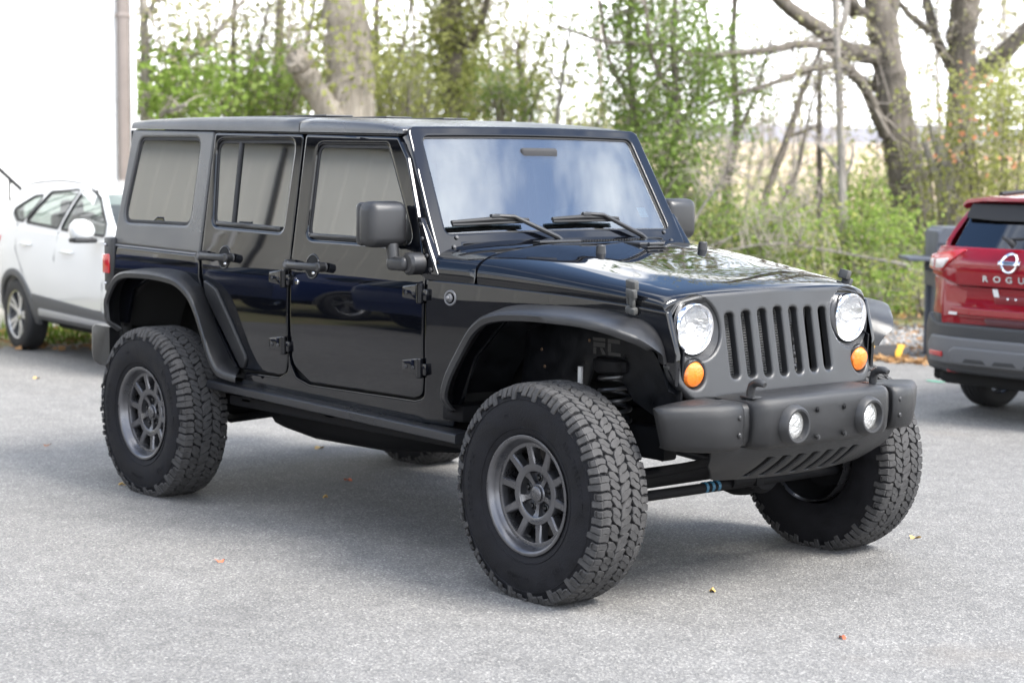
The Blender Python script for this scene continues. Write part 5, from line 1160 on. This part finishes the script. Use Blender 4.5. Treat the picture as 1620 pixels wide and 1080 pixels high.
class Tree:
    def __init__(s, name, label, cat, dep, mat_b, seed, group=None):
        s.rng = random.Random(seed); s.dep = dep; s.b = B(); s.tw = B(); s.leaf = {}; s.nodes = []; s.name, s.label, s.cat, s.m, s.group = name, label, cat, mat_b, group; s.base = None; s.red = 0
    def P(s, u, v, dd=0): return at(u, s.dep+dd, v)
    def limb(s, pts, dd0=0, dd1=0, n=9, wob=.03):
        """pts: (u, v, r_px) from the base out"""
        k = len(pts); q = []; rr = []
        U = pch(range(k), [p[0] for p in pts]) if k > 2 else (lambda t: pts[0][0]+(pts[1][0]-pts[0][0])*t); Vv = pch(range(k), [p[1] for p in pts]) if k > 2 else (lambda t: pts[0][1]+(pts[1][1]-pts[0][1])*t)
        Rr = pch(range(k), [p[2] for p in pts]) if k > 2 else (lambda t: pts[0][2]+(pts[1][2]-pts[0][2])*t)
        m = (k-1)*7
        for i in range(m+1):
            t = i/m*(k-1); p = s.P(U(t), Vv(t), dd0+(dd1-dd0)*i/m); r = max(Rr(t), .2)*s.dep/FPX
            if 0 < i < m: p += V((s.rng.gauss(0, 1), s.rng.gauss(0, 1), s.rng.gauss(0, .6)))*min(r*.05, wob)
            q.append(p); rr.append(r*(1+s.rng.gauss(0, .035)))
        if s.base is None: s.base = V((q[0].x, q[0].y, q[0].z))
        # knobbly bark: ring radius varies with angle and height
        ref = V((1, 0, 0)); rings = []
        ns = 14 if rr[0] > .08 else (8 if rr[0] > .025 else 5); ph = [s.rng.uniform(0, 6.3) for _ in range(4)]
        for i, p in enumerate(q):
            t = (q[min(i+2, m)]-q[max(i-2, 0)]).normalized(); ref = (ref-t*ref.dot(t)); ref = ref.normalized() if ref.length > 1e-5 else t.orthogonal(); c = t.cross(ref)
            rings.append([p+(ref*math.cos(a)+c*math.sin(a))*rr[i]*(1+.07*math.sin(3*a+ph[0]+i*.25)+.05*math.sin(5*a+ph[1]-i*.4)+s.rng.gauss(0, .02)) for a in [2*math.pi*j/ns for j in range(ns)]])
        s.b.loft(rings); s.nodes += [(q[i], rr[i]) for i in range(m//5, m+1)]
        return q
    def blob(s, u, v, ru, rv, n_tw, n_leaf, kind='fresh', size=.075, rd=None, dd=0, tight=.22, twr=.010):
        """a cloud of twigs with leaves at their ends, grown from the nearest wood"""
        c = s.P(u, v, dd); k = (s.dep+dd)/FPX; rx, rz = ru*k, rv*k; ry = rd or (rx+rz)*.5
        ends = []
        R3 = V((rt.x, rt.y, 0)).normalized(); D3 = V((fw.x, fw.y, 0)).normalized()
        for i in range(n_tw):
            while True:
                a, b_, d = (s.rng.uniform(-1, 1) for _ in range(3))
                if a*a+b_*b_+d*d < 1: break
            e = c+R3*a*rx+D3*d*ry+V((0, 0, b_*rz)); e.z = max(e.z, .05)
            if s.nodes:
                o = min(s.rng.sample(s.nodes, min(len(s.nodes), 24)), key=lambda nd: (nd[0]-e).length+(.6 if nd[0].z > e.z+.3 else 0)+s.rng.uniform(0, .5))
                p0, r0 = o
            else: p0, r0 = V((c.x+s.rng.gauss(0, rx*.3), c.y+s.rng.gauss(0, rx*.3), -.05)), .015
            L_ = (e-p0).length
            if L_ > 4.5: p0 = e+(p0-e)*(4.5/L_)*s.rng.uniform(.3, 1)
            m = p0.lerp(e, .5)+V((s.rng.gauss(0, .09*L_), s.rng.gauss(0, .09*L_), abs(s.rng.gauss(0, .10*L_))))
            pts = [p0, p0.lerp(m, .5)+V((0, 0, .02*L_)), m, m.lerp(e, .5)+V((s.rng.gauss(0, .04*L_), s.rng.gauss(0, .04*L_), .02)), e]
            r0 = min(r0*.5, twr*(1+.25*L_))
            s.tw.tube(pts, [r0, r0*.8, r0*.6, r0*.4, r0*.2], 4, caps=False); ends.append((m, e))
            for _ in range(2):
                f = m.lerp(e, s.rng.uniform(.1, .9)); g = f+V((s.rng.gauss(0, .22), s.rng.gauss(0, .22), s.rng.gauss(.05, .18))); s.tw.tube([f, f.lerp(g, .5)+V((0, 0, .02)), g], [r0*.35, r0*.25, r0*.12], 3, caps=False); ends.append((f, g))
        pts = []
        for i in range(n_leaf):
            m, e = ends[s.rng.randrange(len(ends))]; t = s.rng.random()**.6
            pts.append(m.lerp(e, t)+V((s.rng.gauss(0, tight), s.rng.gauss(0, tight), s.rng.gauss(0, tight*.8))))
        pts = [p for p in pts if p.z > .02]
        s.leaf.setdefault(kind, []).append((pts, size))
        return s
    def done(s):
        base = s.base or V((0, 0, 0)); o = tag(empty(s.name, (base.x, base.y, 0)), s.label, s.cat, s.group); off = V((base.x, base.y, 0))
        if len(s.b.bm.verts):
            bmesh.ops.translate(s.b.bm, verts=s.b.bm.verts, vec=-off); s.b.build('trunk', s.m, o, ang=60, recalc=False)
        if len(s.tw.bm.verts):
            bmesh.ops.translate(s.tw.bm, verts=s.tw.bm.verts, vec=-off); s.tw.build('branches' if s.cat == 'tree' else 'stems', twigm, o, ang=80, recalc=False)
        if s.leaf:
            Vs, Fs, mi = [], [], []; ms = []
            for kd, lst in s.leaf.items():
                ms.append(LM[kd])
                for pts, sz in lst:
                    v, f = leafquads(pts, sz, s.rng, .4); k = len(Vs); Vs += [p-off for p in v]; Fs += [tuple(i+k for i in q) for q in f]; mi += [len(ms)-1]*len(f)
            me = bpy.data.meshes.new('crown'); me.from_pydata(Vs, [], Fs)
            for m in ms: me.materials.append(m)
            me.polygons.foreach_set('material_index', mi); c = bpy.data.objects.new('crown' if s.cat == 'tree' else 'foliage', me); COL.objects.link(c); c.parent = o
        return o
def high(t, u, n=2500, kind='bud', v=-500):  # the crown above the frame, seen only in reflections
    t.blob(u, v, 420, 330, 40, n, kind, .10, tight=.35, twr=.02)
# big broken trunk, centre left
t = Tree('old_tree', 'thick grey trunk with a broken-off side limb, rising behind the roof of the black off-roader', 'tree', 22, bark4, 1)
t.limb([(556, 470, 46), (552, 300, 40), (552, 150, 37), (548, 0, 36), (538, -300, 33), (545, -800, 20)], n=9)
t.limb([(550, 235, 24), (520, 180, 21), (492, 130, 19), (474, 102, 21), (468, 92, 16)], -.2, -.6)
for e in ((458, 84), (470, 78), (486, 88), (478, 76)): t.limb([(474, 104, 10), (e[0], e[1], 3)], -.6, -.6)
t.limb([(545, -80, 20), (600, -280, 14), (700, -600, 7)], 0, 1); t.limb([(540, -200, 18), (440, -420, 12), (330, -700, 6)], 0, -1)
t.blob(555, 60, 60, 130, 22, 900, 'yellow', .07); t.blob(550, -190, 150, 200, 20, 500, 'bud', .07, twr=.015); high(t, 540); t.done()
# ivy-grown trunk behind it
t = Tree('ivy_tree', 'straight trunk overgrown with light green ivy, right of the thick broken trunk', 'tree', 25, bark2, 2)
t.limb([(716, 420, 20), (717, 200, 18), (716, 60, 17), (714, -60, 16), (722, -500, 10)]); t.limb([(716, 95, 8), (760, 40, 6), (775, -20, 5), (800, -200, 3)], 0, -.5); t.limb([(718, 210, 7), (755, 180, 4), (775, 160, 3)])
t.blob(718, 70, 38, 110, 30, 2600, 'yellow', .07, tight=.14); t.blob(735, -10, 60, 60, 20, 900, 'bud', .06); t.blob(716, 200, 60, 90, 26, 1800, 'yellow', .07); high(t, 760, 1500); t.done()
# two pale slim trees beside the building
t = Tree('slim_tree', 'slim pale forked tree right beside the corner of the white building', 'tree', 21.5, bark3, 3)
t.limb([(228, 420, 9), (228, 250, 8), (229, 150, 8), (229, 40, 7), (222, -60, 6), (215, -400, 3)]); t.limb([(229, 165, 7), (262, 120, 5), (300, 95, 4.5), (350, 45, 4), (400, -20, 3)], 0, .5)
t.limb([(226, 35, 5), (245, 0, 4), (265, -60, 3)]); t.limb([(236, 195, 4), (262, 178, 4), (294, 166, 3)], -.3, -.6)
t.blob(300, 40, 80, 70, 40, 700, 'bud', .055); t.blob(290, 150, 70, 50, 30, 1600, 'fresh', .075); high(t, 250, 1200); t.done()
for i, (u, dep, r, lab, top) in enumerate(((375, 24, 6, 'thin dark tree between the pale forked tree and the broken trunk, farther left of two', -200), (448, 26, 9, 'thin dark tree just left of the broken trunk', -300), (600, 24.5, 6, 'thin tree close on the right of the broken trunk', -200), (825, 27, 5, 'small spindly tree left of the open patch of sky', 60))):
    t = Tree('slim_tree', lab, 'tree', dep, bark2, 20+i, 'thin trees in the woodland edge'); t.limb([(u, 420, r+1), (u+4, 220, r), (u-6, 80, r*.8), (u+8, top, r*.5)]); t.limb([(u, 150, r*.6), (u+40, 60, r*.4), (u+55, -40, r*.3)], 0, .4); t.limb([(u, 200, r*.5), (u-45, 120, r*.35), (u-60, 30, r*.2)], 0, -.4)
    t.blob(u, 60, 95, 80, 40, 700, 'bud', .055); t.blob(u+10, 150, 90, 60, 34, 1300 if i != 3 else 900, ['fresh', 'fresh', 'yellow', 'yellow'][i], .07); t.done()
t = Tree('sapling', 'thin leafing sapling standing alone before the open sky, right of centre', 'tree', 23, bark3, 31); t.limb([(878, 300, 4), (882, 190, 3.4), (893, 100, 2.6), (905, 30, 1.6)]); t.limb([(884, 170, 2), (905, 120, 1.4), (935, 60, .9)]); t.limb([(888, 140, 1.8), (862, 90, 1.2), (840, 40, .8)])
t.blob(885, 80, 75, 80, 40, 420, 'yellow', .06, tight=.12, twr=.006); t.done()
# leafy trees right of the windshield
for i, (u, dep, lab, kd, rows) in enumerate(((985, 22, 'young green leafy tree just right of the off-roader\'s windshield', 'mid', ((1000, 120, 60, 130, 70, 3800), (1010, 250, 70, 70, 40, 2600), (1020, 20, 60, 60, 30, 1300))), (1055, 21, 'bushy green tree with a dark leaning stem, above the off-roader\'s hood', 'mid', ((1090, 60, 90, 90, 60, 3300), (1075, 190, 85, 80, 60, 3600), (1065, 290, 70, 60, 40, 2300))), (1150, 24, 'thin light green tree in front of the pale field', 'fresh', ((1150, 120, 70, 90, 40, 1600), (1185, 180, 50, 60, 24, 500))))):
    t = Tree('leafy_tree', lab, 'tree', dep, bark2, 40+i); t.limb([(u-6, 420, 8), (u, 300, 7), (u+16, 190, 6), (u+10, 60, 5), (u+20, -120, 3)]); t.limb([(u+8, 230, 4), (u+45, 150, 3), (u+70, 60, 2)], 0, .5); t.limb([(u+12, 160, 4), (u-25, 80, 3), (u-35, 0, 2)], 0, -.5)
    for r in rows: t.blob(*r[:5], int(r[5]*.75), kd, .048, tight=.15)
    high(t, u, 1200, kd, -280); t.done()
# the great leaning tree at the right, with its long boughs
t = Tree('great_tree', 'massive leaning grey tree with long low boughs, left of the red car', 'tree', 22.5, bark1, 5)
t.limb([(1464, 530, 47), (1455, 440, 40), (1441, 330, 34), (1427, 240, 29), (1412, 150, 26), (1402, 80, 24), (1387, 0, 21), (1370, -200, 17), (1345, -600, 10)])
t.limb([(1405, 92, 16), (1340, 80, 13.5), (1306, 52, 12.5), (1262, 24, 11), (1225, -8, 10), (1150, -70, 8), (1000, -180, 5)], 0, -1.5)
t.limb([(1318, 75, 7), (1270, 70, 6), (1225, 78, 5.4), (1170, 84, 5), (1110, 89, 4.5), (1050, 72, 3.4), (960, 66, 2.2), (880, 40, 1.6)], -.5, -2)
t.limb([(1380, 140, 11), (1350, 118, 9), (1330, 96, 8), (1310, 80, 6)], .2, -.4); t.limb([(1400, 215, 10), (1372, 148, 8), (1345, 108, 7)], -.2, -.8)
t.limb([(1335, 102, 5), (1280, 110, 4.2), (1215, 135, 4), (1160, 150, 3.2), (1110, 170, 2)], -.5, -1.6)
t.limb([(1352, 20, 13), (1335, -20, 12), (1325, -120, 9)], 0, .5); t.limb([(1404, 70, 15), (1408, 0, 14), (1414, -150, 11), (1440, -500, 7)], 0, .8)
t.limb([(1392, 30, 9), (1358, 15, 8), (1335, -15, 7), (1290, -120, 5)], 0, -.4)
t.blob(1235, 90, 130, 90, 80, 420, 'bud', .05, twr=.008); t.blob(1330, 40, 110, 60, 60, 300, 'bud', .05, twr=.008); t.blob(1435, 240, 70, 130, 40, 480, 'yellow', .055, tight=.14); high(t, 1250, 2600, 'bud', -420); t.done()
t = Tree('great_tree', 'tall straight dark trunk rising behind the red car', 'tree', 24, bark1, 6)
t.limb([(1512, 480, 30), (1515, 300, 25), (1520, 180, 22), (1523, 60, 22), (1528, 0, 24), (1540, -300, 18), (1550, -700, 10)]); t.limb([(1528, 130, 12), (1575, 95, 13), (1612, 60, 12), (1660, 10, 10), (1720, -80, 8)], 0, -.5)
t.limb([(1512, 120, 10), (1496, 90, 9), (1480, 60, 8), (1470, 20, 8), (1462, -20, 7), (1440, -200, 5)], 0, .3); t.limb([(1472, 50, 6), (1440, 25, 5), (1420, 0, 4), (1380, -60, 3)], 0, .2); t.limb([(1530, -5, 13), (1565, -40, 12), (1640, -200, 9)])
t.blob(1480, 60, 90, 80, 60, 300, 'bud', .05, twr=.008); t.blob(1570, 60, 70, 70, 50, 300, 'bud', .05, twr=.012); high(t, 1560, 2000, 'bud', -420); t.done()
t = Tree('dead_tree', 'short pale barkless dead trunk between the great leaning tree and the red car', 'tree', 21.5, bark3, 7); t.limb([(1518, 470, 14), (1508, 360, 13), (1496, 270, 12), (1478, 215, 6), (1470, 195, 2)]); t.limb([(1500, 330, 8), (1478, 270, 7), (1462, 225, 4)]); t.done()
# slender stems between hood and great tree
t = Tree('slender_tree', 'slender straight grey tree standing between the hood and the great leaning tree', 'tree', 20.5, bark3, 8); t.limb([(1337, 470, 8), (1334, 330, 7), (1330, 200, 6.5), (1325, 90, 6), (1322, 0, 5.5), (1318, -200, 3)]); t.limb([(1335, 285, 3), (1348, 255, 2.4), (1350, 230, 2)]); t.limb([(1330, 275, 3.5), (1306, 240, 2.6), (1290, 225, 2)])
t.limb([(1325, 60, 5), (1338, 20, 5), (1345, -40, 4)]); t.blob(1325, 120, 80, 100, 60, 180, 'bud', .05, twr=.006); t.done()
t = Tree('leaning_tree', 'thin dark leaning tree behind the hood, crossing the pale field', 'tree', 22, bark2, 9); t.limb([(1190, 400, 6), (1215, 300, 6), (1245, 220, 5.5), (1268, 150, 5), (1285, 110, 3.5), (1310, 40, 2)]); t.limb([(1250, 215, 3.5), (1280, 205, 3), (1300, 195, 2.4)]); t.limb([(1230, 330, 4), (1262, 270, 3), (1278, 190, 2.4), (1296, 120, 1.6)]); t.blob(1270, 160, 60, 80, 40, 150, 'bud', .05, twr=.006); t.done()
t = Tree('slender_tree', 'thin brown upright stem left of the slender grey tree', 'tree', 23, bark2, 10); t.limb([(1296, 440, 6), (1297, 300, 5), (1296, 180, 4.5), (1298, 90, 3)]); t.blob(1298, 150, 40, 70, 26, 100, 'bud', .05, twr=.006); t.done()
# undergrowth: each shrub its own crown of stems
SH = [(1230, 400, 20, 95, 70, 34, 3600, 'fresh', 'bright green shrub behind the hood of the off-roader, left of the slender grey tree'), (1385, 400, 20.3, 75, 85, 40, 4600, 'fresh', 'bright green shrub right of the slender grey tree, beside the great trunk'), (1385, 462, 19.6, 50, 26, 18, 1100, 'fresh', 'low bright green shrub at the edge of the gravel'), (1140, 380, 21, 90, 70, 34, 3000, 'mid', 'darker green shrub behind the hood of the off-roader, next to the windshield'), (1345, 310, 24, 90, 60, 30, 2600, 'fresh', 'light green shrub between the slender grey tree and the great trunk'), (1490, 300, 21.5, 55, 80, 34, 1300, 'yellow', 'tall yellow-green shrub in front of the great leaning trunk'), (1580, 220, 21.5, 95, 120, 60, 5200, 'yellow', 'tall yellow-green shrub with reddish leaves above the red car'), (1600, 330, 23, 90, 80, 30, 2600, 'yellow', 'yellow-green shrub low behind the roof of the red car'), (1462, 470, 19.5, 22, 26, 12, 240, 'yellow', 'thin yellowish shrub at the foot of the great leaning trunk'),
      (300, 175, 23, 100, 60, 36, 3600, 'fresh', 'green shrub behind the rear roof of the off-roader, beside the white building'), (420, 160, 24, 90, 65, 36, 3400, 'fresh', 'green shrub behind the roof of the off-roader, left of the broken trunk'), (640, 170, 23, 80, 70, 36, 3000, 'yellow', 'light green shrub just right of the broken trunk'), (690, 150, 26, 120, 90, 46, 3600, 'fresh', 'wide light green shrub around the ivy-grown trunk'), (810, 165, 24, 60, 45, 30, 2600, 'mid', 'dark rounded evergreen bush peeping over the roof near the windshield'), (775, 150, 28, 80, 50, 28, 1800, 'yellow', 'pale green bush behind the dark evergreen bush'), (920, 200, 30, 70, 40, 24, 1700, 'yellow', 'distant yellow-green bush below the open patch of sky'), (1040, 330, 22.5, 70, 60, 30, 2800, 'mid', 'dark green shrub close behind the right side mirror')]
for i, (u, v, dep, ru, rv, nt_, nl, kd, lab) in enumerate(SH):
    t = Tree('shrub', lab, 'shrub', dep, bark2, 60+i, 'shrubs along the woodland edge')
    for k in range(7):
        a = t.rng.uniform(-.6, .6); t.limb([(u+a*ru*.5, 500 if u > 900 else 420, 2.6), (u+a*ru, v+rv*.3, 2), (u+a*ru*1.5, v-rv*.6, .9)], t.rng.uniform(-.4, .4), t.rng.uniform(-.6, .6))
    t.blob(u, v, ru, rv, int(nt_*1.6), int(nl*(.42 if u < 1000 else .72)), kd, .047, tight=.14, twr=.006); t.blob(u, v, ru*1.1, rv*1.2, 22, int(nl*.22), 'yellow', .045, tight=.2, twr=.006)
    if 'reddish' in lab: 
        for ru_, rv_ in ((1530, 205), (1550, 225), (1500, 240), (1560, 120), (1545, 135), (1600, 250)): t.blob(ru_, rv_, 14, 12, 4, 12, 'red', .055, tight=.06, twr=.004, dd=-1.2)
    t.done()
# fallen dead branches with grey twigs
for i, (pts, lab) in enumerate((([(1440, 420, 2.2), (1330, 400, 2), (1230, 385, 1.7), (1130, 400, 1.1)], 'long fallen grey branch lying across the shrubs behind the hood'), ([(1075, 395, 2.4), (1110, 330, 2.2), (1150, 270, 1.8), (1160, 225, 1)], 'upright dead grey branch with bare twigs right of the side mirror'), ([(1100, 400, 2), (1180, 365, 1.8), (1260, 330, 1.5), (1320, 300, .9)], 'bare grey branch rising to the right behind the hood'), ([(1250, 440, 3), (1350, 430, 2.6), (1420, 440, 2.2), (1460, 430, 1.2)], 'fallen grey branch low beside the great trunk'))):
    t = Tree('dead_branch', lab, 'branch', 19.4+i*.2, bark3, 90+i); t.limb(pts); c = pts[len(pts)//2]
    t.blob(c[0], c[1]-15, 90, 60, 60, 3, 'bud', .04, rd=.5, twr=.006); t.done()
# far bare woods standing on the field's near edge, one mass
Vs, Fs = [], []; rg = random.Random(5)
b = B()
for i in range(310):
    u = rg.uniform(-500, 2800); dep = rg.uniform(46, 62); h = rg.uniform(3.0, 8.5)*(0.55 if 830 < u < 960 or 1060 < u < 1440 else 1.15); p = at(u, dep, z=-.1); q = p+V((rg.gauss(0, .4), rg.gauss(0, .4), h)); r = rg.uniform(.03, .10)
    b.tube([p, p.lerp(q, .5)+V((rg.gauss(0, .15), rg.gauss(0, .15), 0)), q], [r, r*.7, r*.2], 4, caps=False)
    for k in range(6):
        s_ = p.lerp(q, rg.uniform(.3, .95)); e = s_+V((rg.gauss(0, .9), rg.gauss(0, .9), rg.uniform(.3, 1.6))); b.tube([s_, s_.lerp(e, .5)+V((0, 0, .1)), e], [r*.35, r*.25, r*.1], 3, caps=False)
o = b.build('far_woods', twigm, ang=80, recalc=False); tag(o, kind='stuff')
pts = []
for i in range(9500):
    u = rg.uniform(-500, 2800); dep = rg.uniform(40, 58); top = (2.2 if 830 < u < 960 or 1060 < u < 1440 else 6.0); z = abs(rg.gauss(0, .5))*top
    p = at(u+rg.gauss(0, 30), dep, z=z); pts.append(p)
v, f = leafquads(pts, .20, rg, .4); tag(bulk('far_foliage', v, f, LM['bud']), kind='stuff')
